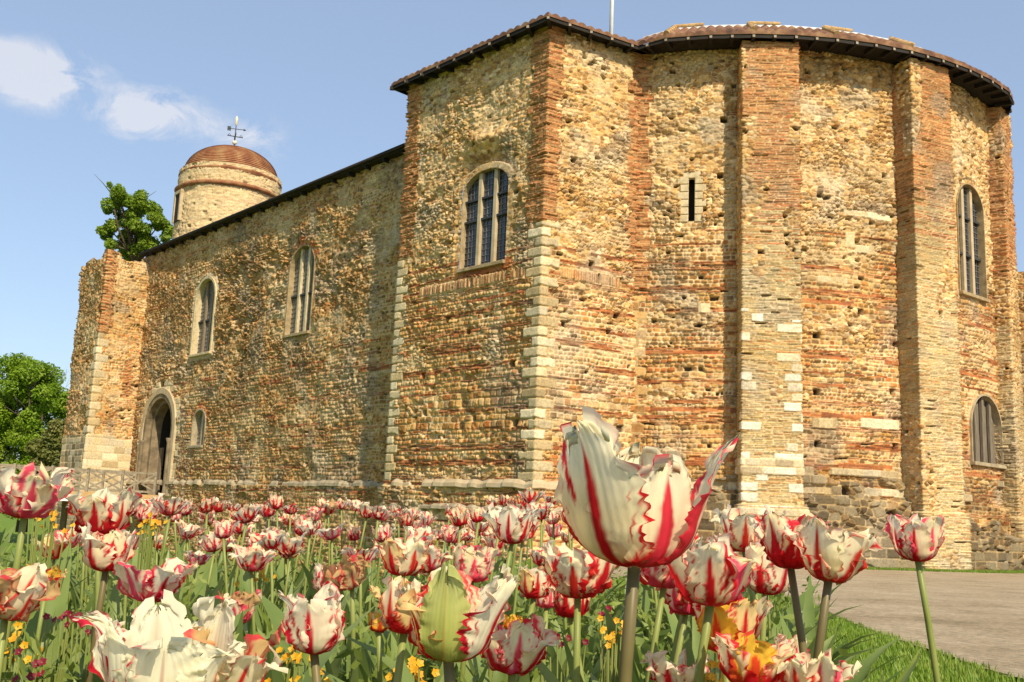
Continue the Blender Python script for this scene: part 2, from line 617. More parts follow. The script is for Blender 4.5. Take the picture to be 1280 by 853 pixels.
def bulge(u, v, seed, a=.10, s=.6):
    return a * (fbm(u * s, v * s, seed, 4) - .5) * 2

def holes(u, v, h, col, pts, r=.11):
    for (hu, hv) in pts:
        m = (np.abs(u - hu) < r) & (np.abs(v - hv) < r * .9)
        h[m] = -.28
        col[m] = (.10, .07, .045)
    return h, col

def quoins(u, v, uc, za, zb, h, col, seed, pal=PAL_CREAM, rowh=.30, long=.60, short=.32, proud=.045):
    k = np.floor((v - za) / rowh)
    odd = (k % 2) == 0
    left = np.where(odd, long, short) * (.9 + .2 * hash2(k, 1, seed))
    right = np.where(odd, short, long) * (.9 + .2 * hash2(k, 2, seed))
    a = u - uc
    m = (v > za) & (v < zb) & (a > -left) & (a < right)
    edge = np.minimum(np.minimum(v - za - k * rowh, za + (k + 1) * rowh - v), np.minimum(a + left, right - a))
    edge = edge - .028 * vnoise(u * 7, v * 7, seed + 20) ** 2 - .05 * sstep(.72, .9, vnoise(u * 2.7, v * 2.7, seed + 21))
    prof = sstep(.0, .03, edge)
    side = (a > 0).astype(int)
    c = pick(pal, hash2(k, 3, seed), hash2(k, 5, seed))
    c = c * (.72 + .5 * fbm(u * 3, v * 3, seed + 22, 4))[:, None]
    c = c * prof[:, None] + MORTAR * .8 * (1 - prof)[:, None]
    hh = prof * (proud + .02 * (hash2(k, 8, seed) - .5)) + .006 * (vnoise(u * 9, v * 9, seed) - .5)
    h = np.where(m, hh, h)
    col = np.where(m[:, None], c, col)
    return h, col

def brick_strip(u, v, ua, ub, za, zb, h, col, seed, pal=PAL_RED, ragged=.14, proud=.02, prot=.05, miss=.03):
    rows = thin_rows(za - .3, zb + .3, seed, lambda z: pal)
    hb, cb = courses(u + 40, v + .05 * (vnoise(u * .8, v * .8, seed + 2) - .5), rows, seed, prot=prot, miss=miss, mort=MORTAR * .8)
    kr = np.floor(v / .058)
    hb = hb + proud + .055 * (hash2(kr, np.floor(u / .9), seed + 12) - .5) + .07 * (fbm(u * 1.2 + 9, v * 1.5, seed + 4, 3) - .5) * 2
    k = np.floor(v / .22)
    rg = ragged * (hash2(k, 2, seed) - .5) * 2
    rg2 = ragged * (hash2(k, 9, seed) - .5) * 2
    m = (v > za + rg) & (v < zb) & (u > ua + rg) & (u < ub + rg2)
    h = np.where(m, hb, h)
    col = np.where(m[:, None], cb, col)
    return h, col

def band_list(seed, za, zb, step, cov):
    r_ = random.Random(seed)
    out, z = [], za
    while z < zb:
        out.append((z, r_.choice((.062, .062, .124, .124, .186)), cov * r_.uniform(.8, 1.15)))
        z += step * r_.uniform(.6, 1.4)
    return out

def mixed_wall(seed, pal_top, pal_low, z_rub, z_soft, ptile, v0, v1, prot=.07, rough=.10, miss=.035, big=None, rub_pal=None, bands=()):
    brng = random.Random(seed * 7 + 1)
    rows = gen_rows(v0 - 1, v1 + 1, seed, ptile, lambda z: pal_low if z < z_rub else pal_top, big)
    def f(u, v):
        vv = v + .05 * (fbm(u * .35, v * .5, seed + 50, 3) - .5) * 2 + .03 * (vnoise(u * 1.9, v * 1.2, seed + 51) - .5) * 2
        uu = u + .03 * (vnoise(u * 3, v * 3, seed + 52) - .5) * 2
        hc, cc = courses(uu, vv, rows, seed, prot=prot, miss=miss * .6)
        hr, cr = rubble(uu, vv, seed + 100, pal=rub_pal if rub_pal is not None else pal_top, prot=prot * 1.15, miss=miss * .7)
        er = sstep(.47, .60, fbm(u * .8 + 11, v * 1.1, seed + 67, 3))
        hr = np.where(hr < .012, hr - .045 * er, hr + .02 * er)
        hc = np.where(hc < .010, hc - .035 * er, hc + .01 * er)
        # where the pointing is flush only the odd stone stands out
        fl = sstep(.48, .62, fbm(u * .7 + 5, v * .9, seed + 66, 3))
        hr = np.where(hr > 0, hr * (1 - .6 * fl), hr)
        sel = (v + z_soft * 2.2 * (fbm(u * .45, v * .6, seed + 60, 3) - .5)) > z_rub
        # some patches of coursed work survive high up and the other way round
        isl = fbm(u * .55 + 31, v * .8, seed + 61, 3)
        sel = np.where(isl > .64, ~sel, sel)
        h = np.where(sel, hr, hc)
        col = np.where(sel[:, None], cr, cc)
        sm = sstep(.56, .72, fbm(u * .9 + 3, v * 1.3, seed + 68, 4)) * (.20 + .45 * vnoise(u * 6, v * 8, seed + 69))
        col = col * (1 - sm[:, None]) + LIME * .95 * sm[:, None]
        h = h * (1 - .4 * sm)
        # lacing courses of thin red tile
        for bi, (zb_, th_, cov_) in enumerate(bands):
            dz = v - zb_ - .07 * (fbm(u * .3, u * 0 + zb_, seed + 80 + bi, 2) - .5) * 2
            kb, kv = np.floor(u / .34 + .37 * bi + .5 * np.floor(dz / .062)), np.floor(dz / .062)
            m = (dz > 0) & (dz < th_) & (fbm(u * .55, u * 0 + zb_, seed + 120 + bi, 2) > 1 - cov_) & (hash2(kb, kv, seed + 160 + bi) > .10)
            jn = np.minimum(dz - kv * .062, (kv + 1) * .062 - dz) < .007
            ct = pick(PAL_TILE, hash2(kb, kv, seed + 200 + bi), hash2(kb, kv, seed + 240 + bi)) * np.where(jn, .5, .88)[:, None]
            col = np.where(m[:, None], ct, col)
            h = np.where(m, .012 + .035 * hash2(kb, kv, seed + 280 + bi) - .02 * jn, h)
        h = h + bulge(u, v, seed + 70, rough) + .018 * (vnoise(u * 15, v * 17, seed + 71) - .5) + .05 * np.maximum(0, fbm(u * 2.2, v * 3.2, seed + 72, 3) - .62) * 4 - .06 * np.maximum(0, fbm(u * 2.0, v * 2.8, seed + 73, 3) - .60) * 5
        return h, col
    return f
# ------------------------------------------------------------------ windows, doors
def frame_point(fr, uc, u, v, n):
    p, T, N = fr
    q = p + T * (u - uc) + N * n
    return (q[0], q[1], v)

def ring(name, fr, op, fw, front, back, mat, parent, closed_bottom=False, drop=0.0):
    outer, inner = op.outline(fw, bottom=drop), op.outline(0)
    if drop == 0:
        outer[0] = (outer[0][0], inner[0][1]); outer[-1] = (outer[-1][0], inner[-1][1])
    m = MB()
    F = lambda q, n: frame_point(fr, op.uc, q[0], q[1], n)
    for i in range(len(inner) - 1):
        a, b, c, d = outer[i], outer[i + 1], inner[i + 1], inner[i]
        m.add([F(a, front), F(b, front), F(c, front), F(d, front)], [(0, 1, 2, 3)])
        m.add([F(d, front), F(c, front), F(c, back), F(d, back)], [(0, 1, 2, 3)])
        m.add([F(b, front), F(a, front), F(a, -.12), F(b, -.12)], [(0, 1, 2, 3)])
    return m.build(name, mat, parent)

def make_window(path, op, parent, frame_mat, mull_mat, fw=.16, lights=3, depth=.30, pane_mat=None, transoms=(.36,), lead=True, boards=False, front=.045, mw=.10):
    fr = path.frame(op.uc)
    w = ring('window', fr, op, fw, front, -depth - .06, frame_mat, parent)
    F = lambda u, v, n: frame_point(fr, op.uc, u, v, n)
    sill = MB()
    p, T, N = fr
    c = F(op.uc, op.v0 - .06, -.08)
    sill.box(c, (op.u1 - op.u0 + 2 * fw, .40, .12), ((T[0], T[1], 0), (N[0], N[1], 0), (0, 0, 1)))
    sill.build('sill', frame_mat, w, bevel=.015)
    pm = MB()
    ol = op.outline(.01)
    pm.add([F(a, b, -depth) for a, b in ol], [tuple(range(len(ol)))])
    pane = pm.build('pane', pane_mat or M['glass'], w)
    half = (op.u1 - op.u0) / 2
    rise = {'round': half, 'seg': half * .62, 'flat': 0}[op.arch]
    sp = op.v1 - rise
    ytop = lambda u: sp + rise * math.sqrt(max(0, 1 - ((u - op.uc) / half) ** 2))
    for k in range(1, lights):
        u = op.u0 + (op.u1 - op.u0) * k / lights
        mm = MB()
        mm.bar(F(u, op.v0, -depth + .07), F(u, ytop(u), -depth + .07), mw, .16, (T[0], T[1], 0))
        mm.build('mullion', mull_mat, w, bevel=.012)
    for fz in transoms:
        v = op.v0 + (op.v1 - op.v0) * fz
        mm = MB()
        mm.bar(F(op.u0, v, -depth + .06), F(op.u1, v, -depth + .06), .10, .07)
        mm.build('transom', M['iron'] if not boards else mull_mat, w)
    if lead:
        lm = MB()
        nu_ = max(3, int((op.u1 - op.u0) / .17))
        for k in range(1, nu_):
            u = op.u0 + (op.u1 - op.u0) * k / nu_
            lm.bar(F(u, op.v0, -depth + .012), F(u, ytop(u), -depth + .012), .018, .018, (T[0], T[1], 0))
        v = op.v0 + .2
        while v < op.v1 - .08:
            hw = half if v < sp else half * math.sqrt(max(0, 1 - ((v - sp) / rise) ** 2))
            lm.bar(F(op.uc - hw, v, -depth + .016), F(op.uc + hw, v, -depth + .016), .018, .018)
            v += .2
        lm.build('leading', M['lead_came'], pane)
    return w
M['lead_came'] = mottled('lead cames', [(0.3, (.10, .105, .115)), (0.7, (.18, .185, .2))], 9, rough=.5)
M['hall_glass'] = mottled('hall glass with painted reflection', [(0.3, (.16, .13, .09)), (0.7, (.32, .27, .20))], 1.5, rough=.25, bstr=.1, spec=.5)  # pale base colour stands in for the reflection on the hall panes
M['plank'] = mottled('grey shutter planks', [(0.3, (.10, .08, .055)), (0.55, (.17, .14, .10)), (0.8, (.26, .21, .15))], 3, dims=(5, 5, .6))
M['old_stone'] = mottled('stained old stone', [(.3, (.10, .075, .045)), (.55, (.22, .165, .095)), (.8, (.34, .26, .15))], 2.5, bdist=.03)
M['frame_stone'] = mottled('stained frame stone', [(.3, (.20, .14, .07)), (.5, (.32, .235, .12)), (.75, (.44, .34, .19))], 4, bdist=.03)
M['buff_stone'] = mottled('buff mullion stone', [(0.3, (.36, .27, .15)), (0.7, (.50, .40, .25))], 3)

# ------------------------------------------------------------------ long hall wall
hall = Path([WLp - wdir * 1.2, WRx])
def opening(path, seg, x0, x1, y0, y1, arch='round', xm=None):
    """opening whose photographed box is x0..x1, y0..y1"""
    ym = (y0 + y1) / 2
    ua, _ = path.u_of(x0, ym, seg); ub, _ = path.u_of(x1, ym, seg)
    xm = (x0 + x1) / 2
    _, va = path.u_of(xm, y1, seg); _, vb = path.u_of(xm, y0, seg)
    return Opening(min(ua, ub), max(ua, ub), va, vb, arch)
op_h1 = opening(hall, 0, 244, 267, 350, 441)
op_h2 = opening(hall, 0, 361, 391, 309, 416)
op_h3 = opening(hall, 0, 241, 256, 513, 557)
op_door = opening(hall, 0, 181, 213, 499, 620)
hu_ = lambda x, y: hall.u_of(x, y, 0)
_f = mixed_wall(11, PAL_ROUGH, PAL_ROUGH, 7.6, 1.6, lambda z: .42 if z < 4.5 else (.30 if z < 7.5 else .15), -3, H_H, prot=.06, rough=.12, miss=.04, bands=band_list(1, .3, 7.5, .62, .48))
hall_holes = [hu_(x, y) for x, y in ((367, 455), (300, 470), (330, 520), (420, 520), (285, 560), (440, 470), (350, 565), (455, 420))]
op_list_hall = [op_h1, op_h2, op_h3, op_door]
rows_door = [(z, z + .33, .5, PAL_CREAM, .012) for z in np.arange(-3, 9, .33)]
def hall_field(u, v):
    h, c = _f(u, v)
    # badly eroded band half way up where the facing has fallen away
    e = sstep(.46, .62, fbm(u * .33, v * .5, 77, 3)) * sstep(6.5, 8, v) * sstep(13.5, 12, v)
    h = h * (1 + 1.1 * e) - .10 * e
    h, c = holes(u, v, h, c, hall_holes)
    h = h + .10 * (v < 1.95)
    c = stain(c, u, v, 12, .22) * .92
    for o in (op_h1,):
        m = o.inside(u, v, .30)
        c[m] = c[m] * .4 + np.array((.6, .5, .33)) * .6
    m = op_door.inside(u, v, .95) & (hash2(np.floor(v / .33), np.floor(u / .5), 91) > .25)
    ha, ca = courses(u, v, rows_door, 92, prot=.05, jit=.5, miss=.03)
    h = np.where(m, ha, h); c = np.where(m[:, None], ca, c)
    # brick arch over the middle window
    for o in (op_h2, op_h3):
        m = o.inside(u, v, .38) & (v > o.v1 - .7)
        ang = np.floor(np.arctan2(v - (o.v1 - .6), u - o.uc) / .13)
        t = pick(PAL_TILE, hash2(ang, 3, 5), hash2(ang, 4, 5)) * 1.15
        c = np.where((m & (hash2(ang, 8, 3) > .35))[:, None], t, c)
    return h, c
wall_strip('hall_wall', hall, -2.6, H_H, hall_field, castle, du=.042, dv=.03, openings=op_list_hall)
make_window(hall, op_h1, castle, M['ashlar'], M['old_wood'], fw=.12, pane_mat=M['hall_glass'], depth=.30, front=.06, mw=.12, transoms=(.45,))
make_window(hall, op_h2, castle, M['frame_stone'], M['ashlar'], fw=.04, pane_mat=M['hall_glass'], depth=.24, front=.03, mw=.13, transoms=(.45,))
make_window(hall, op_h3, castle, M['grey_stone'], M['buff_stone'], fw=.08, lights=2, pane_mat=M['hall_glass'], depth=.28, front=.03, transoms=())

# the great doorway: stepped round arch of worn pale stone, doors of old timber inside
fr = hall.frame(op_door.uc)
dw = ring('doorway', fr, op_door, .24, .08, -.6, M['old_stone'], castle)
o2 = Opening(op_door.u0 - .24, op_door.u1 + .24, op_door.v0, op_door.v1 + .24)
ring('arch_order', fr, o2, .30, .13, -.05, M['buff_stone'], dw)
o3 = Opening(op_door.u0 + .22, op_door.u1 - .22, op_door.v0, op_door.v1 - .22)
ring('inner_order', fr, o3, .24, -.22, -.7, M['old_stone'], dw)
M['void']
for sgn in (-1, 1):
    mm = MB()
    uu = op_door.uc + sgn * (op_door.u1 - op_door.u0 + .2) / 2
    mm.tube([frame_point(fr, op_door.uc, uu, z, .14) for z in (op_door.v0, op_door.v0 + .25, op_door.v0 + 2.6, op_door.v0 + 2.85)], [.15, .10, .10, .17], 10)
    mm.build('jamb_shaft', M['old_stone'], dw, smooth=True)
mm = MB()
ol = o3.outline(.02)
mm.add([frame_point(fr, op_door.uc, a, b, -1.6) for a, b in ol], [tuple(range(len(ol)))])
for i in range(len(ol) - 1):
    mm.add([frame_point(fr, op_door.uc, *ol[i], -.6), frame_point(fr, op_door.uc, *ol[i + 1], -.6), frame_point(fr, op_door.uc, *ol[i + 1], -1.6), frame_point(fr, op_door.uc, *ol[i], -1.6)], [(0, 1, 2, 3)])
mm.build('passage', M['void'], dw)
mm = MB()
wd_ = (o3.u1 - o3.u0)
for k in range(3):
    u0_ = o3.u0 + .12 * k
    mm.bar(frame_point(fr, op_door.uc, u0_ + .06, op_door.v0, -.75), frame_point(fr, op_door.uc, u0_ + .06, op_door.v0 + 2.5, -.75), .115, .07, (fr[1][0], fr[1][1], 0))
mm.build('door', M['old_wood'], dw)

# ------------------------------------------------------------------ end buttress (the broken stair tower beside the door)
ju, jz = hall.u_of(188, 331, 0)
J = hall.frame(ju)[0]
HK = jz
K = at_z(135, 319, HK)[:2]; Kl = at_z(104, 333, HK)[:2]
endb = Path([Kl + win_ * 5, Kl, K, J + win_ * .6 + (J - K) / np.linalg.norm(J - K) * .3])
print('end buttress', K, Kl, J, HK, 'hall', WLp, WR, 'op door', op_door.v0, op_door.v1)
_fe = mixed_wall(21, PAL_STONE, PAL_STONE, 30, .5, lambda z: .12, -3, HK + 1, prot=.05, rough=.08, miss=.03)
_fr = mixed_wall(22, PAL_ROUGH, PAL_ROUGH, -9, .5, lambda z: .1, -3, HK + 1, prot=.075, rough=.14, miss=.06)
e1, e2, e3 = endb.U[1], endb.U[2], endb.U[3]
def endb_field(u, v):
    h, c = _fe(u, v)
    hr, cr = _fr(u, v)
    left = u < e2 - .15
    h = np.where(left, hr, h); c = np.where(left[:, None], cr, c)
    # smooth pale repair below, stone quoins and brick up the corner
    rows = [(z, z + .38, .8, PAL_CREAM, .01) for z in np.arange(-3, 6, .38)]
    ha, ca = courses(u, v, rows, 23, prot=.008, jit=.3, mort=np.array((.55, .45, .27)))
    m = (v < 4.35 + .25 * (hash2(np.floor(u / .8), 3, 3) - .5)) & (u > e2 - .1)
    h = np.where(m, ha + .06, h); c = np.where(m[:, None], ca * 1.05, c)
    m = (v < 4.4) & (u <= e2 - .1)
    rows2 = [(z, z + .33, .55, PAL_GREY, .02) for z in np.arange(-3, 6, .33)]
    hg, cg = courses(u, v, rows2, 24, prot=.03, jit=.5)
    h = np.where(m, hg, h); c = np.where(m[:, None], cg * 1.35, c)
    h, c = quoins(u, v, e2, 4.4, 9.8, h, c, 25, rowh=.42)
    h, c = brick_strip(u, v, e2 - .25, e2 + .55, 9.8, HK + 2, h, c, 26)
    h, c = brick_strip(u, v, e2 + 1.6, e2 + 2.1, 6.5, 8.5, h, c, 27, proud=0)
    return h, stain(c, u, v, 28, .15)
def endb_top(u):
    return HK + .28 * (fbm(u * .9, u * 0, 29, 3) - .5) * 2 + .25 * (u > e2 - .3) * (u < e2 + .7) - .3 * (u > e2 + 2.5)
wall_strip('end_buttress', endb, -2.6, HK, endb_field, castle, du=.05, dv=.04, top=endb_top)
mm = MB()
tp = [Kl + win_ * 5, Kl, K, J + win_ * 1.0]
mm.add([(p[0], p[1], HK - .45) for p in tp], [tuple(range(len(tp)))])
mm.build('rubble_cap', M['grey_stone'], castle)

# ------------------------------------------------------------------ square corner tower
tower = Path([TL + tin * 2.2, TL, TM, TI + (TI - TM) / np.linalg.norm(TI - TM) * .3])
c1, c2, c3 = tower.U[1], tower.U[2], tower.U[3]
op_t = opening(tower, 1, 577, 634, 212, 331, 'seg')
print('tower window', op_t.u0 - c1, op_t.u1 - c1, op_t.v0, op_t.v1, 'c', c1, c2, c3)
_ft = mixed_wall(31, PAL_PALE, PAL_STONE, 8.6, 1.5, lambda z: .42 if z < 9 else .08, -3, H_T, prot=.065, rough=.08, miss=.035, big=lambda z: 1.0 if 3.7 < z < 4.7 else 0, bands=band_list(2, .4, 9.4, .46, .62))
rowsv = [(-9, 0, .3, PAL_TILE, .01), (0, .34, .085, PAL_TILE, .016), (.34, 9, .3, PAL_TILE, .01)]
tower_holes = [tower.u_of(x, y, 1) for x, y in ((585, 415), (640, 455), (560, 400), (530, 470))] + [tower.u_of(x, y, 2) for x, y in ((717, 200), (760, 415), (705, 405), (740, 330), (770, 395))]
def tower_field(u, v):
    h, c = _ft(u, v)
    # relieving course of bricks on edge half way up
    zr = 8.35
    m = (v > zr) & (v < zr + .34) & (hash2(np.floor(u / .085), 2, 4) > .08) & (((u > c1 + 1.3) & (u < c2 - .7)) | ((u > c2 + .7) & (u < c2 + 3.0)))
    hv, cv = courses(u, v - zr + .12 * np.sin((u - c1) * .6) * 0, rowsv, 33, prot=.06, jit=.35, miss=.05)
    h = np.where(m, hv + .03, h); c = np.where(m[:, None], cv, c)
    h, c = holes(u, v, h, c, tower_holes)
    # hollow with rough corbelled stone over the window
    m = np.exp(-(((u - op_t.uc) / 1.1) ** 2 + ((v - op_t.v1 - .15) / .5) ** 2))
    h = h - .30 * m
    m2 = np.exp(-(((u - op_t.uc) / 1.3) ** 2 + ((v - op_t.v1 - 1.0) / .35) ** 2))
    h = h + .24 * m2
    mb = op_t.inside(u, v, .34) & (v < op_t.v0 + .1)
    c = np.where(mb[:, None], pick(PAL_TILE, hash2(np.floor(u / .3), 1, 2), hash2(np.floor(u / .3), 5, 2)), c)
    h = h + .10 * (v < 1.95)
    c = stain(c, u, v, 36, .18)
    h, c = quoins(u, v, c1, 2.1, 9.9, h, c, 34, rowh=.31)
    h, c = quoins(u, v, c2, 2.1, 10.0, h, c, 35, rowh=.31, long=.62, short=.32)
    h, c = brick_strip(u, v, c1 - .7, c1 + .72, 9.9, H_T + 1, h, c, 37, miss=.06)
    h, c = brick_strip(u, v, c2 - .70, c2 + .46, 10.0, H_T + 1, h, c, 38)
    h, c = brick_strip(u, v, c3 - .75, c3 + .5, 9.6, H_T + 1, h, c, 39)
    return h, c
wall_strip('tower_wall', tower, -2.6, H_T, tower_field, castle, du=.031, dv=.023, openings=[op_t])
make_window(tower, op_t, castle, M['frame_stone'], M['buff_stone'], fw=.02, depth=.24, front=-.02, mw=.12, transoms=(.5, .72))

# ------------------------------------------------------------------ rounded apse with flat brick buttresses
a0 = apse_deg(TI)
apse = Path([TI - np.array([.25, .05])] + [apse_pt(a, AR) for a in np.arange(a0 + 1.5, 108, 2.0)])
def apse_hit(x, y, R):
    d = ray(x, y)
    dxy = d[:2]
    A = dxy @ dxy; B = -2 * dxy @ AC; Cc = AC @ AC - R * R
    t = (-B - math.sqrt(max(0.0, B * B - 4 * A * Cc))) / (2 * A)
    p = dxy * t
    return p, CZ + d[2] * t
def apse_u(p):
    a = apse_deg(p)
    best = min(range(len(apse.p) - 1), key=lambda i: abs(float((p - apse.p[i]) @ apse.T[i]) - apse.L[i] / 2))
    return apse.U[best] + float((p - apse.p[best]) @ apse.T[best])
def apse_open(x0, x1, y0, y1, arch):
    ym = (y0 + y1) / 2; xm = (x0 + x1) / 2
    pa, _ = apse_hit(x0, ym, AR); pb, _ = apse_hit(x1, ym, AR)
    _, va = apse_hit(xm, y1, AR); _, vb = apse_hit(xm, y0, AR)
    return Opening(apse_u(pa), apse_u(pb), va, vb, arch)
op_a1 = apse_open(1197, 1229, 232, 368, 'round')
op_a2 = apse_open(1213, 1249, 495, 579, 'round')
op_sl = apse_open(860.5, 868.5, 224, 277, 'round')
print('apse windows', [(round(o.u0, 2), round(o.u1, 2), round(o.v0, 2), round(o.v1, 2)) for o in (op_a1, op_a2, op_sl)], a0)
_fa = mixed_wall(41, PAL_PALE, PAL_STONE, 10.2, 1.8, lambda z: .46 if 2 < z < 9.5 else .07, -3, H_T, prot=.06, rough=.07, miss=.03, bands=band_list(3, 2.4, 10.6, .62, .53))
rows_low = [(z, z + .30, .5, PAL_GREY, .02) for z in np.arange(-3, 3.2, .30)]
apse_holes = []
for x, y in ((1075, 390), (1020, 420), (1115, 490), (1020, 490), (1022, 555), (1118, 558), (1010, 90), (1100, 95), (1105, 220), (900, 220), (840, 90), (905, 150), (1120, 430), (885, 60)):
    p, z = apse_hit(x, y, AR)
    apse_holes.append((apse_u(p), z))
def apse_field(u, v):
    h, c = _fa(u, v)
    hl, clw = courses(u, v + .06 * (fbm(u * .5, v, 43, 3) - .5), rows_low, 44, prot=.09, jit=.6, miss=.03)
    hr2, cr2 = rubble(u, v, 141, cw=.3, ch=.2, pal=PAL_GREY, prot=.13, miss=.05)
    pt = fbm(u * .5, v * .9, 142, 3) > .5
    hl = np.where(pt, hr2, hl); clw = np.where(pt[:, None], cr2 * .9, clw)
    edge = 1.9 + 1.5 * (fbm(u * .35, v * .3, 45, 3) - .5) * 2 + 1.3 * (vnoise(u * 1.6, v * 2.2, 145) - .5)
    low = v < edge
    h = np.where(low, hl + .12, h)
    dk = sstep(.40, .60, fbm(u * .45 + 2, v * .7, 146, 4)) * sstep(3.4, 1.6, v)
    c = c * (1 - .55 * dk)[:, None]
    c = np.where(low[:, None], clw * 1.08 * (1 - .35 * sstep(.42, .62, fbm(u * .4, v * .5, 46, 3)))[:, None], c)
    h = h + .24 * sstep(2.05, 2.0, v) + .22 * sstep(1.1, 1.05, v)
    for (zs, sd_) in ((2.72, 147), (2.15, 148)):
        kx = np.floor(u / .62 + .3 * np.sin(u))
        m = (v > zs) & (v < zs + .22) & (hash2(kx, 1, sd_) > .30) & (vnoise(u * .4, u * 0, sd_ + 5) > .3)
        c = np.where(m[:, None], pick(PAL_CREAM * .85, hash2(kx, 2, sd_), hash2(kx, 3, sd_)), c)
        h = np.where(m, .07 + .03 * hash2(kx, 5, sd_) + .008 * vnoise(u * 14, v * 14, 3), h)
    # a thick double tile course here and there
    for zt in (3.05, 4.55, 6.35, 8.1):
        m = np.abs(v - zt - .05 * (fbm(u * .4, u * 0, 47, 2) - .5)) < .07
        ct = pick(PAL_TILE, hash2(np.floor(u / .35), np.floor(v / .07), 48), hash2(np.floor(u / .35), 9, 48))
        m &= vnoise(u * .8, u * 0 + zt, 49) > .35
        c = np.where(m[:, None], ct, c); h = np.where(m, .02, h)
    h, c = holes(u, v, h, c, apse_holes, r=.10)
    c = stain(c, u, v, 50, .2)
    # pale dressed blocks let into the face between the buttresses
    for (x, y, w_, h_) in ((1075, 268, 1.2, .18), (1100, 272, .7, .2), (1062, 300, .3, .5), (1080, 312, .7, .25), (1040, 350, 1.0, .18), (1100, 530, 1.4, .3), (1030, 530, .8, .3), (880, 385, .4, .3)):
        p, z = apse_hit(x, y, AR)
        uu = apse_u(p)
        m = (np.abs(u - uu) < w_ / 2) & (np.abs(v - z) < h_ / 2)
        h = np.where(m, .045, h); c = np.where(m[:, None], pick(PAL_CREAM, hash2(np.floor(u / .45), 3, int(x)), hash2(np.floor(u / .45), 4, int(x))), c)
    h, c = brick_strip(u, v, -1, .52, 8.2, H_T + 1, h, c, 51)
    h, c = quoins(u, v, .05, 2.3, 8.2, h, c, 52, pal=PAL_PALE, rowh=.3, long=.5, short=.25, proud=.01)
    return h, c
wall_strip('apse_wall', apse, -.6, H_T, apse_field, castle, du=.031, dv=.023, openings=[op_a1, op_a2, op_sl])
make_window(apse, op_a1, castle, M['frame_stone'], M['buff_stone'], fw=.04, depth=.24, front=.02, mw=.12, transoms=(.36, .7))
make_window(apse, op_a2, castle, M['grey_stone'], M['plank'], fw=.07, lights=4, depth=.22, front=.03, mw=.10, transoms=(), pane_mat=M['plank'], lead=False, boards=True)
# arrow slit in its surround of pale blocks
fr = apse.frame(op_sl.uc)
slit = MB()
for k in range(6):
    z = op_sl.v0 - .02 + k * (op_sl.v1 - op_sl.v0) / 5.6
    hh = (op_sl.v1 - op_sl.v0) / 5.6 - .02
    for sgn in (-1, 1):
        w_ = (.36 if (k + (sgn > 0)) % 2 else .26)
        uu = op_sl.uc + sgn * ((op_sl.u1 - op_sl.u0) / 2 + w_ / 2)
        slit.box(frame_point(fr, op_sl.uc, uu, z + hh / 2, -.02), (w_, .14, hh), ((fr[1][0], fr[1][1], 0), (fr[2][0], fr[2][1], 0), (0, 0, 1)))
slit.box(frame_point(fr, op_sl.uc, op_sl.uc, op_sl.v1 + .17, -.02), (.55, .14, .3), ((fr[1][0], fr[1][1], 0), (fr[2][0], fr[2][1], 0), (0, 0, 1)))
sw = slit.build('slit_window', M['ashlar'], castle, bevel=.02)
mm = MB()
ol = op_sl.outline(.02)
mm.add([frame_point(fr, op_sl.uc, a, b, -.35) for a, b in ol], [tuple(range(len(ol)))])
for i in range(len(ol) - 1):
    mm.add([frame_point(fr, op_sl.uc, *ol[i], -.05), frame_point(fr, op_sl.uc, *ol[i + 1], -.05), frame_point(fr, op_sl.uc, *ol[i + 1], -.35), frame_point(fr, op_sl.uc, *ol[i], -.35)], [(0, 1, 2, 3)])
mm.build('slit_recess', M['void'], sw)

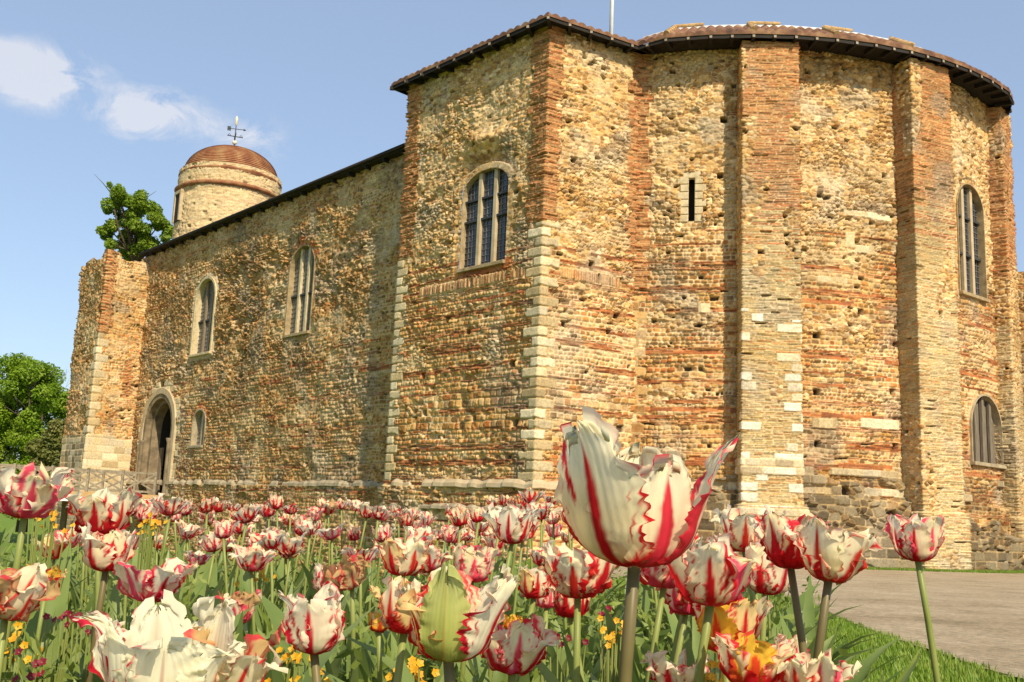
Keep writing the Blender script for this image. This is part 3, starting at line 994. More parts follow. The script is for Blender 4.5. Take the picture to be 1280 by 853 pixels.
def make_buttress(pa, pb, seed, zred, white, AB=AB):
    aL, aR = apse_deg(pa), apse_deg(pb)
    if aR < aL: aL, aR = aR, aL
    A, B = apse_pt(aL, AB), apse_pt(aR, AB)
    mid = apse_pt((aL + aR) / 2, 1) - AC
    A2, B2 = A - mid * 1.2, B - mid * 1.2
    pth = Path([A2, A, B, B2])
    w_ = pth.L[1]
    q1, q2 = pth.U[1], pth.U[2]
    rng = random.Random(seed)
    def pal(z):
        return PAL_RED if z > zred + rng.uniform(-1.2, 1.0) else PAL_TAN
    rows = thin_rows(-1, H_T + 1, seed, pal)
    def f(u, v):
        vv = v + .05 * (vnoise(u * .9, v * .6, seed + 2) - .5)
        h, c = courses(u, vv, rows, seed, prot=.05, jit=.7, miss=.012)
        h = h + .05 * (fbm(u * 1.5, v * 1.2, seed + 3, 3) - .5) * 2 * sstep(5, 12, v) 
        # patches of rubble repair
        hr, cr = rubble(u, v, seed + 5, pal=PAL_PALE, prot=.06)
        m = fbm(u * .9, v * .45, seed + 6, 3) > .645
        h = np.where(m, hr, h); c = np.where(m[:, None], cr, c)
        c = stain(c, u, v, seed + 8, .2)
        if white:
            k = np.floor(v / .30)
            e = np.minimum(u - q1, q2 - u)
            on = (hash2(k, np.floor((u - q1) / (w_ / 2)), seed + 9) > .40) & (v < 7.3) & (hash2(k, 3, seed) > .12)
            wl = .20 + .36 * hash2(k, np.floor((u - q1) / (w_ / 2)) + 40, seed)
            mid = (np.abs(u - (q1 + w_ * hash2(k, 31, seed))) < .16) & (hash2(k, 32, seed) > .6) & (v < 7.6)
            m = ((on & (np.abs(e) < wl)) | mid) & (v - k * .30 > .02) & (v - k * .30 < .25)
            cc = pick(np.array([(.64, .55, .38), (.56, .46, .29), (.68, .62, .48)]), hash2(k, 6, seed), hash2(k, 7, seed))
            cc = cc * (.72 + .48 * fbm(u * 4, v * 4, seed + 19, 4))[:, None]
            h = np.where(m, .03 + .02 * vnoise(u * 8, v * 8, seed), h); c = np.where(m[:, None], cc, c)
            # pale block courses right across the foot
            hb_, cb_ = courses(u, v, [(z, z + .24, .5, WHITE_PAL, .012) for z in np.arange(-1, 4.5, .24)], seed + 11, prot=.02)
            kk = np.floor((v + 1) / .24)
            m = ((v < 1.7) & (hash2(kk, 12, seed) > .22)) | ((v < 3.2) & (hash2(kk, 12, seed) > .8))
            h = np.where(m, hb_ + .04, h); c = np.where(m[:, None], cb_, c)
        h = h + .10 * sstep(1.75, 1.70, v)
        return h, c
    return wall_strip('buttress', pth, -.6, H_T - .15, f, castle, du=.033, dv=.022)
WHITE_PAL = np.array([(.60, .51, .34), (.54, .44, .27), (.64, .57, .42), (.47, .37, .22)])
B1L = apse_hit(928, 350, AB)[0]; B1R = apse_hit(1000, 350, AB)[0]
B2L = apse_hit(1143, 250, AB)[0]; B2R = apse_hit(1191, 250, AB)[0]
B3L = apse_hit(1247, 230, AB)[0]; B3R = apse_hit(1261, 230, AB)[0]
make_buttress(B1L, B1R, 61, 10.2, True)
make_buttress(B2L, B2R, 62, 11.2, False)
make_buttress(apse_pt(47, 12), apse_pt(53, 12), 63, 9.0, False, AR + .48)
print('buttress deg', [round(apse_deg(p), 1) for p in (B1L, B1R, B2L, B2R, B3L, B3R)])

# lower range of wall running on beyond the apse on the right
qa = at_d(1262, 500, 38.0)[:2]; qb = at_d(1420, 500, 36.0)[:2]
HX = at_d(1266, 336, 38.0)[2]
annex = Path([qa + np.array([.2, 3.0]), qa, qb])
_fx = mixed_wall(71, PAL_STONE, PAL_STONE, 30, .5, lambda z: .2, -2, HX + 1, prot=.05, rough=.06)
def annex_field(u, v):
    h, c = _fx(u, v)
    h, c = quoins(u, v, annex.U[1], 0, HX + 1, h, c, 72, pal=PAL_GREY * 1.3, rowh=.4)
    return h, stain(c, u, v, 73)
wall_strip('annex_wall', annex, -.6, HX, annex_field, castle, top=lambda u: HX + .25 * (fbm(u, u * 0, 74, 3) - .5) * 2)

# ------------------------------------------------------------------ projecting plinth course
def plinth(name, pts, z, h_, out, mat):
    pth = Path(pts)
    us = pth.samples(.12)
    pos, _ = pth.at(us)
    nn = pth.normals(us)
    prof = [(-.1, 0), (out, 0), (out + .02, h_ * .1), (out, h_ * .55), (out * .35, h_), (-.1, h_)]
    P = []
    for i in range(len(us)):
        j = .11 * (vnoise(us[i:i + 1] * 2.6, np.array([3.]), 5)[0] - .5) + .07 * (hash2(np.floor(us[i] / .55), 2, 3) - .5) - .13 * float(hash2(np.floor(us[i] / .55), 7, 3) > .82)
        for o, dz in prof:
            P.append((pos[i][0] + nn[i][0] * (o + j), pos[i][1] + nn[i][1] * (o + j), z + dz + j * .5))
    me = np_mesh(name, np.array(P), grid_quads(len(us), len(prof)), smooth=False)
    return link(name, me, mat, castle)
plinth('plinth', [hall.p[0], WR + wdir * 1.2], 1.9, .24, .15, M['grey_stone'])
plinth('plinth', [TL + tin * 1.2, TL, TM, TI], 1.9, .26, .17, M['buff_stone'])
plinth('plinth', [TL + tin * 1.2, TL, TM, TI], 1.2, .2, .20, M['grey_stone'])

# ------------------------------------------------------------------ roofs
def offset_poly(pts, off):
    p = Path(pts)
    out = []
    for i in range(len(p.p)):
        if i == 0: n = p.N[0]
        elif i == len(p.p) - 1: n = p.N[-1]
        else:
            n = p.N[i - 1] + p.N[i]
            n = n / np.linalg.norm(n)
            n = n / max(.5, float(n @ p.N[i]))
        out.append(p.p[i] + n * off)
    return np.array(out)

def poly_sample(poly, base_L, pitch_):
    out = []
    for i in range(len(poly) - 1):
        n = max(1, int(round(base_L[i] / pitch_)))
        t = np.arange(n) / n
        out.append(poly[i] + (poly[i + 1] - poly[i]) * t[:, None])
    return np.concatenate(out + [poly[-1:]])

def tiled_roof(name, pts, z, over, slope, length, mat, parent, tile=.30, amp=.075, thick=.08):
    L = Path(pts).L
    steps = np.linspace(0, length, max(4, int(length / .33)))
    rows = [(over - s * math.cos(slope), z + s * math.sin(slope)) for s in steps]
    step = tile / 8
    grid = []
    n = None
    for r_, (off, zz) in enumerate(rows):
        P2 = poly_sample(offset_poly(pts, off), L, step)
        k = np.arange(len(P2))
        ph = k / 8.0
        corr = amp * np.abs(np.sin(math.pi * ph)) + .02 * (hash2(np.floor(ph), r_, 3) - .5)
        jag = .03 * (hash2(np.floor(ph), 5, 9) - .5) if r_ == 0 else 0
        grid.append(np.column_stack([P2, zz + corr + jag + (.02 if r_ % 2 else 0)]))
    base = grid[0].copy()
    base[:, 2] = z - thick
    grid = [base] + grid
    G = np.stack(grid, 1)
    me = np_mesh(name, G.reshape(-1, 3), grid_quads(G.shape[0], G.shape[1]), smooth=False)
    return link(name, me, mat, parent)

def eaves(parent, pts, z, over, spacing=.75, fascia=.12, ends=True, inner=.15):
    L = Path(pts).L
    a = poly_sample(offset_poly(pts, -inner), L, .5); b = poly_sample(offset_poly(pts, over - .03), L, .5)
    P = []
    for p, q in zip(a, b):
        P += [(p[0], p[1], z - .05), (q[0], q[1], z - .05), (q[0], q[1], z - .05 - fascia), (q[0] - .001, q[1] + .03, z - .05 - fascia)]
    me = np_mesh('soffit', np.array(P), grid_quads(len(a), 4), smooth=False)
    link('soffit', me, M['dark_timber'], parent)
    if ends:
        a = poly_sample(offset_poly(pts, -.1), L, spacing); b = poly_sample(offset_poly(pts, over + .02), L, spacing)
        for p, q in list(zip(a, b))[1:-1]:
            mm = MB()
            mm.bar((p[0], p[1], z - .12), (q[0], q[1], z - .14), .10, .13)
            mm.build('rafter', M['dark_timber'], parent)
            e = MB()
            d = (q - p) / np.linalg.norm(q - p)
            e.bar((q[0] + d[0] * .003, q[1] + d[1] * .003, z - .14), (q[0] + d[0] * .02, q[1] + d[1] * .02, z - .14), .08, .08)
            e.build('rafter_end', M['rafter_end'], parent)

arc = [apse_pt(a, AB - .22) for a in np.arange(a0 + 5, 44, 6.0)] + [apse_pt(46.5, AB - .35)]
away = arc[-1] / np.linalg.norm(arc[-1])
arc += [arc[-1] + (away + np.array([-.12, 0])) * q for q in (3.0, 7.0)]
tower_pts = [TL + tin * 9, TL, TM, TI]
roof_t = tiled_roof('tower_roof', tower_pts, H_T + .02, .50, math.radians(20), 4.5, M['roof_tile'], castle)
eaves(roof_t, [TL + tin * 2.2, TL, TM, TI], H_T, .50)
apse_pts = [TI + np.array([-.2, -.1])] + arc
roof_a = tiled_roof('apse_roof', apse_pts, H_T + .03, .50, math.radians(34), 1.15, M['roof_tile'], castle)
eaves(roof_a, apse_pts, H_T, .50, inner=1.3)
# flat lead behind the tiles, with short ridge tiles where the facets meet
cap = MB()
zc = H_T + .03 + 1.15 * math.sin(math.radians(34))
ip = offset_poly(apse_pts, .50 - 1.15 * math.cos(math.radians(34)))
cap.add([(p[0], p[1], zc + .06) for p in ip] + [(AC[0] + 2, AC[1], zc + .15)], [tuple(range(len(ip) + 1))])
for i in range(len(ip) - 1):
    cap.bar((ip[i][0], ip[i][1], zc + .03), (ip[i + 1][0], ip[i + 1][1], zc + .03), .10, .08)
cap.build('flat_lead', M['lead'], roof_a)
op_ = offset_poly(apse_pts, .50)
for i in (1, 3, 5, 7):
    mm = MB()
    i = min(i, len(ip) - 1)
    a3 = np.array([op_[i][0], op_[i][1], H_T + .10]); b3 = np.array([ip[i][0], ip[i][1], zc + .10])
    for k in range(5):
        s0, s1 = k / 5, (k + 1.08) / 5
        mm.tube([a3 + (b3 - a3) * s0, a3 + (b3 - a3) * min(1, s1)], [.10, .085], 10)
    mm.build('hip_tiles', M['hip_tile'], roof_a)
    # ridge along the top away from the hip
    mm = MB()
    j = min(i + 1, len(ip) - 1)
    a3 = np.array([ip[i][0], ip[i][1], zc + .12]); b3 = np.array([ip[j][0], ip[j][1], zc + .12])
    b3 = a3 + (b3 - a3) * .8
    for k in range(4):
        mm.tube([a3 + (b3 - a3) * (k / 4), a3 + (b3 - a3) * ((k + 1.06) / 4)], [.085, .075], 10)
    mm.build('hip_tiles', M['hip_tile'], roof_a)

# hall roof: dark eaves board, gutter and low pitched slates
hp0, hp1 = hall.p[0] + wdir * .9, WR + wdir * 1.5
wn = -win_
rm = MB()
zb = H_H
e0, e1_ = hp0 + wn * .34, hp1 + wn * .34
f0, f1_ = hp0 + win_ * 9, hp1 + win_ * 9
zr_ = zb + 9.3 * math.tan(math.radians(17))
rm.add([(*e0, zb + .16), (*e1_, zb + .16), (*f1_, zr_ + .16), (*f0, zr_ + .16), (*e0, zb - .02), (*e1_, zb - .02), (*f1_, zr_ - .1), (*f0, zr_ - .1)],
       [(0, 1, 2, 3), (7, 6, 5, 4), (0, 4, 5, 1), (1, 5, 6, 2), (3, 7, 4, 0), (2, 6, 7, 3)])
roof_h = rm.build('hall_roof', M['slate'], castle)
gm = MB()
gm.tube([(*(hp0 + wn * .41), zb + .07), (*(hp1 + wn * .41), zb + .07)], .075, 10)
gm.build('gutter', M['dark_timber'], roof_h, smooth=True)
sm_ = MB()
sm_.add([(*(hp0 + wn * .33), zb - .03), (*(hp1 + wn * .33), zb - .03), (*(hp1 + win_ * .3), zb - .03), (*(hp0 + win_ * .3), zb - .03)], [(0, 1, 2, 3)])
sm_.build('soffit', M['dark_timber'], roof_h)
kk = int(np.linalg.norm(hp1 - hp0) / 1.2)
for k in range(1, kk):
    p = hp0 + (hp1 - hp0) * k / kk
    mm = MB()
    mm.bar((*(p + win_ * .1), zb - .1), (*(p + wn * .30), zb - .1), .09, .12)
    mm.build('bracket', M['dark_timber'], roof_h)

# ------------------------------------------------------------------ round stair turret with its domed roof
TD = 57.0
tc = at_d(287, 245, TD)
zy = lambda y: at_d(287, y, TD)[2]
TR = 61.5 / FPX * TD
turret_pts = [(tc[0] + TR * math.sin(a), tc[1] - TR * math.cos(a)) for a in np.radians(np.arange(-150, 151, 6))]
tp_ = Path(turret_pts)
_fd = mixed_wall(81, PAL_PALE, PAL_PALE, -9, .5, lambda z: .1, 8, 24, prot=.04, rough=.04, miss=.02)
zt0, zt1 = zy(345), zy(222)
def drum_field(u, v):
    h, c = _fd(u, v)
    n = fbm(u * .6, v * .6, 83, 3)
    c = c * .5 + np.array((.56, .46, .28)) * .5 * (.8 + .4 * n)[:, None]
    return h * .7, c
tur = wall_strip('turret', tp_, zt0, zt1, drum_field, castle, du=.06, dv=.05)
dm = MB()
zc2 = zy(229)
prof = [(TR * .97, zc2 - .12), (TR * 1.0, zc2 - .08), (TR * 1.02, zc2 + .05), (TR * .99, zc2 + .18), (TR * .93, zc2 + .26), (TR * .915, zc2 + .32)]
zd = zc2 + .32
hd = zy(183) - zd
for k in range(1, 25):
    for e_ in (0.0, .8):
        a = math.radians(90 * (k - 1 + e_) / 24)
        prof.append((TR * .915 * math.cos(a) + (.05 if e_ == 0 else .015), zd + hd * math.sin(a)))
dm.lathe((tc[0], tc[1], 0), prof, 72)
dm.build('dome', M['copper'], tur)
cm = MB()
z1_ = zy(249)
cm.lathe((tc[0], tc[1], 0), [(TR * .99, z1_ - .1), (TR * 1.05, z1_ - .05), (TR * 1.07, z1_ + .08), (TR * 1.03, z1_ + .16), (TR * .98, z1_ + .2)], 72)
cm.build('cornice', M['copper'], tur, smooth=True)
# narrow window on its left flank
aw = math.radians(-52)
wn_ = np.array([math.sin(aw), -math.cos(aw), 0]); wt_ = np.array([math.cos(aw), math.sin(aw), 0])
wc = np.array([tc[0], tc[1], 0]) + wn_ * TR
wm_ = MB()
zw = zy(292)
for sgn in (-1, 1):
    wm_.box(wc + wt_ * sgn * .42 + (0, 0, zw + .75), (.16, .3, 1.6), (wt_, wn_, (0, 0, 1)))
wm_.box(wc + np.array((0, 0, zw + 1.62)), (1.0, .3, .18), (wt_, wn_, (0, 0, 1)))
wo = wm_.build('window', M['buff_stone'], tur)
wm_ = MB()
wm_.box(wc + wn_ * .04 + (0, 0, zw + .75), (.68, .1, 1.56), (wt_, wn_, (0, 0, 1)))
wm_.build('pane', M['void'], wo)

# weather vane on the dome
vz = zy(183)
vane = empty('weather_vane', (tc[0], tc[1], vz - .05))
set_props(vane, 'thin iron weather vane with a ball and crossed arms on top of the round dome', 'weather vane')
V = lambda x, y, z: (tc[0] + x, tc[1] + y, vz + z)
pxm = TD / FPX
mm = MB(); mm.tube([V(0, 0, -.1), V(0, 0, 38 * pxm)], [.045, .02], 8); mm.build('mast', M['iron'], vane, smooth=True)
mm = MB(); mm.lathe(V(0, 0, 9 * pxm), [(.01, -.14), (.1, -.1), (.14, 0), (.1, .1), (.01, .14)], 16); mm.build('ball', M['gilt'], vane, smooth=True)
mm = MB()
for (x, y) in ((.40, .16), (-.16, .40)):
    mm.tube([V(-x, -y, 17 * pxm), V(x, y, 17 * pxm)], .025, 6)
    for s_ in (-1, 1):
        mm.tube([V(s_ * x * .55, s_ * y * .55, 17 * pxm), V(s_ * x * .75, s_ * y * .75, 20 * pxm), V(s_ * x * .95, s_ * y * .95, 17.5 * pxm)], .018, 5)
mm.build('cross_arms', M['iron'], vane, smooth=True)
mm = MB()
mm.tube([V(-.45, -.1, 27 * pxm), V(.45, .1, 27 * pxm)], .02, 6)
mm.tube([V(.42, .1, 27 * pxm), V(.58, .13, 27 * pxm)], [.07, .005], 8)
mm.box(V(-.36, -.08, 27 * pxm), (.2, .025, .26), ((.97, .23, 0), (-.23, .97, 0), (0, 0, 1)))
mm.build('arrow', M['iron'], vane)
mm = MB()
mm.lathe(V(0, 0, 36 * pxm), [(.01, -.22), (.09, -.1), (.07, .1), (.10, .2), (.02, .38)], 10)
mm.build('finial', M['gilt'], vane, smooth=True)

# flagpole standing on the tower roof
fp = at_d(764, 40, 38.0)
pole = empty('flagpole', (fp[0], fp[1], fp[2] - 1.5))
set_props(pole, 'slim white flagpole rising behind the tiled eaves of the castle', 'flagpole')
mm = MB(); mm.tube([(fp[0], fp[1], fp[2] - 1.5), (fp[0], fp[1], fp[2] + 7.0)], [.085, .06], 12); mm.build('pole', M['white_paint'], pole, smooth=True)
mm = MB(); mm.lathe((fp[0], fp[1], fp[2] + 7.05), [(.01, -.12), (.1, -.07), (.12, 0), (.09, .08), (.01, .12)], 12); mm.build('truck', M['gilt'], pole, smooth=True)
# ------------------------------------------------------------------ ground, path, lawn, bed
def gz(x, y):
    """height of the land: nearly level, falling into a dry ditch along the hall"""
    x = np.asarray(x, float); y = np.asarray(y, float)
    z = .5 - .5 * np.clip((y - 4) / 24, 0, 1)
    P = np.stack([x, y], -1) - WR
    outw = -(P @ win_)                               # metres in front of the hall wall
    along = P @ wdir
    dip = sstep(24, 9, outw) * sstep(1.2, -2.5, x) * sstep(5.5, 11, y)
    z = z - 2.4 * dip
    return z + .012 * (vnoise(x * .5, y * .5, 5) - .5)

def sheet(name, xs, ys, dz, mat, kind='structure', inside=None):
    X, Y = np.meshgrid(xs, ys, indexing='ij')
    Z = gz(X, Y) + dz
    mask = None
    if inside is not None:
        cx = (X[:-1, :-1] + X[1:, 1:]) / 2; cy = (Y[:-1, :-1] + Y[1:, 1:]) / 2
        mask = inside(cx, cy)
    me = np_mesh(name, np.stack([X, Y, Z], -1).reshape(-1, 3), grid_quads(len(xs), len(ys), mask))
    o = link(name, me, mat)
    set_props(o, kind=kind)
    return o

M['grass'] = mottled('mown grass', [(.3, (.07, .125, .012)), (.5, (.12, .19, .02)), (.7, (.19, .24, .04))], 3.5, rough=.9, bstr=.8, bdist=.03, spec=.1)
M['soil'] = mottled('garden soil', [(.3, (.035, .024, .015)), (.7, (.09, .062, .038))], 14, rough=.95, bstr=.9, bdist=.03, spec=.1)
def gravel():
    m, nt, b = new_mat('rolled gravel')
    n1 = noise_node(nt, 1.1, 6, .65)
    n2 = noise_node(nt, 18, 9, .85)
    mx = nt.nodes.new('ShaderNodeMixRGB'); mx.blend_type = 'OVERLAY'; mx.inputs[0].default_value = .9
    nt.links.new(ramp(nt, n1, [(.28, (.20, .155, .095)), (.45, (.30, .235, .15)), (.6, (.35, .28, .185)), (.75, (.42, .345, .24))]), mx.inputs[1])
    nt.links.new(ramp(nt, n2, [(.35, (.22, .22, .22)), (.5, (.5, .5, .5)), (.65, (.8, .78, .76))]), mx.inputs[2])
    nt.links.new(mx.outputs[0], b.inputs['Base Color'])
    b.inputs['Roughness'].default_value = .95
    b.inputs['Specular IOR Level'].default_value = .1
    bump(nt, b, n2, .7, .02)
    return m
M['gravel'] = gravel()

xs = np.concatenate([np.linspace(-900, -60, 18)[:-1], np.linspace(-60, 60, 161), np.linspace(60, 900, 18)[1:]])
ys = np.concatenate([np.linspace(-60, -4, 10)[:-1], np.linspace(-4, 60, 97), np.linspace(60, 1500, 24)[1:]])
sheet('ground', xs, ys, 0, M['grass'])
# edge of the lawn against the path (plan points), curving away to the right
lawn_px = [(1003, 752), (1040, 772), (1100, 795), (1180, 823), (1262, 852)]
lawn_edge = []
for (x, y) in lawn_px:
    d = ray(x, y)
    t = 5.0
    for _ in range(40):
        q = np.array([0, 0, CZ]) + d * t
        t += (float(gz(q[0], q[1])) - q[2]) / d[2] * .8
    lawn_edge.append((q[0], q[1]))
print('lawn edge', np.round(lawn_edge, 2).tolist())
lawn_edge = np.array(lawn_edge)
le = lawn_edge[np.argsort(lawn_edge[:, 1])]
def lawn_x(y):
    """x of the lawn's edge against the path at distance y"""
    y = np.asarray(y, float)
    x = np.interp(y, le[:, 1], le[:, 0])
    x = np.where(y < le[0, 1], le[0, 0] + (le[0, 1] - y) * .25, x)
    return np.where(y > le[-1, 1], le[-1, 0] - (y - le[-1, 1]) * .35, x)
# path: gravel between the lawn and a thin strip of turf along the foot of the wall
def path_in(x, y):
    r = np.hypot(x - AC[0], y - AC[1])
    wob = .25 * (fbm(x * .6, y * .6, 7, 3) - .5)
    return (x > lawn_x(y) + .25 * wob) & (r > AB + .95 + wob) & (x > .8) & (y < 60)
sheet('path', np.concatenate([np.linspace(.8, 6, 131)[:-1], np.linspace(6, 60, 181)]), np.concatenate([np.linspace(1, 14, 261)[:-1], np.linspace(14, 45, 201)]), .02, M['gravel'], inside=path_in)

rng = np.random.default_rng(5)
def blades(name, pts, h0, h1, w, mat, kind='stuff', lean=.5):
    n = len(pts)
    a = rng.uniform(0, 2 * math.pi, n)
    h = rng.uniform(h0, h1, n)
    t = np.stack([np.cos(a), np.sin(a), np.zeros(n)], -1)
    ln = np.stack([np.cos(a + 1.3), np.sin(a + 1.3), np.zeros(n)], -1) * (h * rng.uniform(.1, lean, n))[:, None]
    up = np.array([0, 0, 1.0])
    ww = (w * rng.uniform(.6, 1.3, n))[:, None]
    A = pts - t * ww; B = pts + t * ww
    Cc = pts + ln * .4 + up * (h * .6)[:, None]
    D = pts + ln + up * h[:, None]
    P = np.stack([A, B, Cc + t * ww * .7, D], 1).reshape(-1, 3)
    q = np.arange(n)[:, None] * 4 + np.array([[0, 1, 2, 3]])
    me = np_mesh(name, P, q, smooth=False)
    o = link(name, me, mat)
    set_props(o, kind=kind)
    return o

def leaf_mat(name, stops, trans=.35, scale=2.0, rough=.5, coord='Object'):
    m, nt, b = new_mat(name)
    n = noise_node(nt, scale, 3, .5, coord)
    c = ramp(nt, n, stops)
    nt.links.new(c, b.inputs['Base Color'])
    b.inputs['Roughness'].default_value = rough
    b.inputs['Specular IOR Level'].default_value = .3
    tr = nt.nodes.new('ShaderNodeBsdfTranslucent')
    nt.links.new(c, tr.inputs['Color'])
    mx = nt.nodes.new('ShaderNodeMixShader')
    mx.inputs[0].default_value = trans
    nt.links.new(b.outputs[0], mx.inputs[1])
    nt.links.new(tr.outputs[0], mx.inputs[2])
    nt.links.new(mx.outputs[0], nt.nodes['Material Output'].inputs['Surface'])
    return m
M['blade'] = leaf_mat('grass blades', [(.3, (.11, .19, .015)), (.5, (.18, .27, .025)), (.7, (.28, .34, .06))], .3, 5)
n = 90000
X = rng.uniform(.3, 3.6, n); Y = rng.uniform(3.3, 12, n)
k = X < lawn_x(Y) + .08 * (vnoise(X * 4, Y * 4, 3) - .4)
pts = np.stack([X[k], Y[k], gz(X[k], Y[k])], -1)
blades('lawn_grass', pts, .02, .055, .004, M['blade'])
n = 26000
ang = rng.uniform(math.radians(-25), math.radians(75), n); rr = rng.uniform(AB + .1, AB + 1.05, n)
X = AC[0] + rr * np.sin(ang); Y = AC[1] - rr * np.cos(ang)
blades('verge_grass', np.stack([X, Y, gz(X, Y)], -1), .03, .09, .012, M['blade'])

# ------------------------------------------------------------------ trees
def leaf_cloud(name, centres, radii, n, size, mat, parent, seed, squash=.9):
    r_ = np.random.default_rng(seed)
    centres = np.array(centres, float); radii = np.array(radii, float)
    wgt = radii ** 2; k = r_.choice(len(centres), n, p=wgt / wgt.sum())
    d = r_.normal(size=(n, 3)); d /= np.linalg.norm(d, axis=1, keepdims=True)
    rad = radii[k] * (r_.uniform(.25, 1.0, n) ** .45) * (1 + .25 * (vnoise(d[:, 0] * 3 + k, d[:, 2] * 3, seed) - .5))
    p = centres[k] + d * rad[:, None] * np.array([1, 1, squash])
    nrm = d * .6 + r_.normal(size=(n, 3)) * .6 + np.array([0, 0, .45])
    nrm /= np.linalg.norm(nrm, axis=1, keepdims=True)
    t = np.cross(nrm, r_.normal(size=(n, 3))); t /= np.linalg.norm(t, axis=1, keepdims=True)
    b = np.cross(nrm, t)
    s = (size * r_.uniform(.55, 1.35, n))[:, None]
    P = np.stack([p - t * s, p - b * s * .55, p + t * s, p + b * s * .55 + nrm * s * .15], 1).reshape(-1, 3)
    me = np_mesh(name, P, np.arange(n)[:, None] * 4 + np.array([[0, 1, 2, 3]]), smooth=False)
    return link(name, me, mat, parent)

def branches(name, base, tips, r0, mat, parent, seed, mid=.45):
    r_ = random.Random(seed)
    m = MB()
    base = np.array(base, float)
    zt = max(t[2] for t in tips)
    fork = base + np.array([0, 0, (zt - base[2]) * mid * .6])
    m.tube([base, base + (fork - base) * .5 + np.array([r_.uniform(-.1, .1), 0, 0]), fork], [r0 * 1.25, r0, r0 * .8], 9)
    for t in tips:
        t = np.array(t, float)
        a = fork + (t - fork) * .45 + np.array([r_.uniform(-.3, .3), r_.uniform(-.3, .3), r_.uniform(0, .4)])
        m.tube([fork - np.array([0, 0, .1]), a, t], [r0 * .55, r0 * .3, r0 * .1], 6)
        for q in range(4):
            s = a + (t - a) * r_.uniform(0, .9)
            e = s + np.array([r_.uniform(-1, 1), r_.uniform(-1, 1), r_.uniform(0, .9)]) * np.linalg.norm(t - fork) * .22
            m.tube([s, (s + e) / 2 + np.array([0, 0, .05]), e], [r0 * .16, r0 * .1, r0 * .04], 5)
    return m.build(name, mat, parent, smooth=True)
M['bark'] = mottled('bark', [(.3, (.04, .028, .018)), (.7, (.12, .09, .06))], 6)
M['leaf_roof'] = leaf_mat('sycamore leaves', [(.3, (.13, .22, .015)), (.5, (.22, .33, .025)), (.7, (.32, .42, .05))], .5, 1.4)
M['leaf_left'] = leaf_mat('spring tree leaves', [(.3, (.13, .23, .012)), (.5, (.22, .34, .02)), (.7, (.33, .43, .05))], .45, .5)
M['leaf_olive'] = leaf_mat('yellow green leaves', [(.3, (.10, .12, .02)), (.5, (.17, .19, .04)), (.7, (.26, .24, .07))], .4, .6)

# leafy tree growing on top of the castle behind the end buttress
DT = 60.0
px = lambda x, y, D=DT: at_d(x, y, D)
tb = px(168, 345)
tr1 = empty('leafy_tree', (tb[0], tb[1], tb[2] - 1.0))
set_props(tr1, 'leafy green tree sprouting above the broken buttress top beside the domed turret', 'tree')
lob = [(155, 252, 14), (140, 268, 12), (172, 262, 15), (186, 256, 11), (133, 285, 11), (150, 290, 13), (170, 288, 14), (195, 278, 11), (203, 285, 9), (160, 308, 17), (182, 305, 15), (140, 306, 10), (150, 243, 8), (183, 296, 12), (165, 275, 10)]
pm_ = DT / FPX
rl_ = random.Random(21)
lob = [(x + rl_.uniform(-7, 7), y + rl_.uniform(-7, 7), max(4, r_ * rl_.uniform(.5, .85))) for (x, y, r_) in lob for q in range(4)]
cen, rad = [], []
rr_ = random.Random(4)
for (x, y, r_) in lob:
    p = px(x, y); p[1] += rr_.uniform(-1.0, 1.0)
    cen.append(p); rad.append(r_ * pm_ * .92)
branches('trunk', tb - np.array([0, 0, 1.0]), cen[::3], .20, M['bark'], tr1, 3)
leaf_cloud('crown', cen, rad, 26000, .085, M['leaf_roof'], tr1, 7, 1.0)
# small shoot of the same green beside the turret
tb2 = px(208, 312)
tr3 = empty('sapling', tuple(tb2))
set_props(tr3, 'small green shoot between the leafy tree and the turret window', 'tree')
branches('trunk', tb2 - np.array([0, 0, .6]), [px(205, 285), px(211, 292)], .05, M['bark'], tr3, 5)
leaf_cloud('crown', [px(209, 287), px(207, 297)], [.3, .35], 260, .13, M['leaf_roof'], tr3, 9, 1.0)

# big rounded tree at the left edge, with a yellower shrub at its foot and a bare tree behind
DL = 75.0
pl = lambda x, y, D=DL: at_d(x, y, D)
base = pl(30, 640)
tr2 = empty('broad_tree', (base[0], base[1], base[2] - 1.5))
set_props(tr2, 'dense bright green tree with a pointed crown at the left edge', 'tree')
cen, rad = [], []
rr_ = random.Random(12)
for k in range(110):
    y = rr_.uniform(458, 640)
    half = np.interp(y, [450, 470, 500, 540, 640], [5, 26, 46, 58, 66])
    x = 38 + rr_.uniform(-1, 1) * half
    p = pl(x, y); p[1] += rr_.uniform(-2.5, 2.5)
    cen.append(p); rad.append(rr_.uniform(.55, 1.15))
for k in range(50):
    p = pl(rr_.uniform(-90, 0), rr_.uniform(480, 640)); p[1] += rr_.uniform(-2.5, 2.5)
    cen.append(p); rad.append(rr_.uniform(.8, 1.5))
branches('trunk', base - np.array([0, 0, 1.5]), cen[:16], .35, M['bark'], tr2, 13)
leaf_cloud('crown', cen, rad, 120000, .115, M['leaf_left'], tr2, 14)
base = pl(66, 630, 70)
sh = empty('yellowish_shrub', (base[0], base[1], base[2] - 2.0))
set_props(sh, 'yellow green shrub between the broad tree and the end buttress', 'shrub')
cen = [pl(x, y, 70) for x, y in ((74, 535), (66, 548), (78, 552), (60, 566), (72, 570), (50, 580), (80, 580), (66, 590), (45, 560))]
branches('stem', base - np.array([0, 0, 2.0]), cen, .12, M['bark'], sh, 15)
leaf_cloud('foliage', cen, [.75] * len(cen), 6000, .14, M['leaf_olive'], sh, 16)
base = pl(80, 600, 95)
bt = empty('bare_tree', (base[0], base[1], base[2] - 3.0))
set_props(bt, 'bare grey twiggy tree showing behind the end buttress', 'tree')
m = MB()
r_ = random.Random(8)
b0 = base - np.array([0, 0, 3.0])
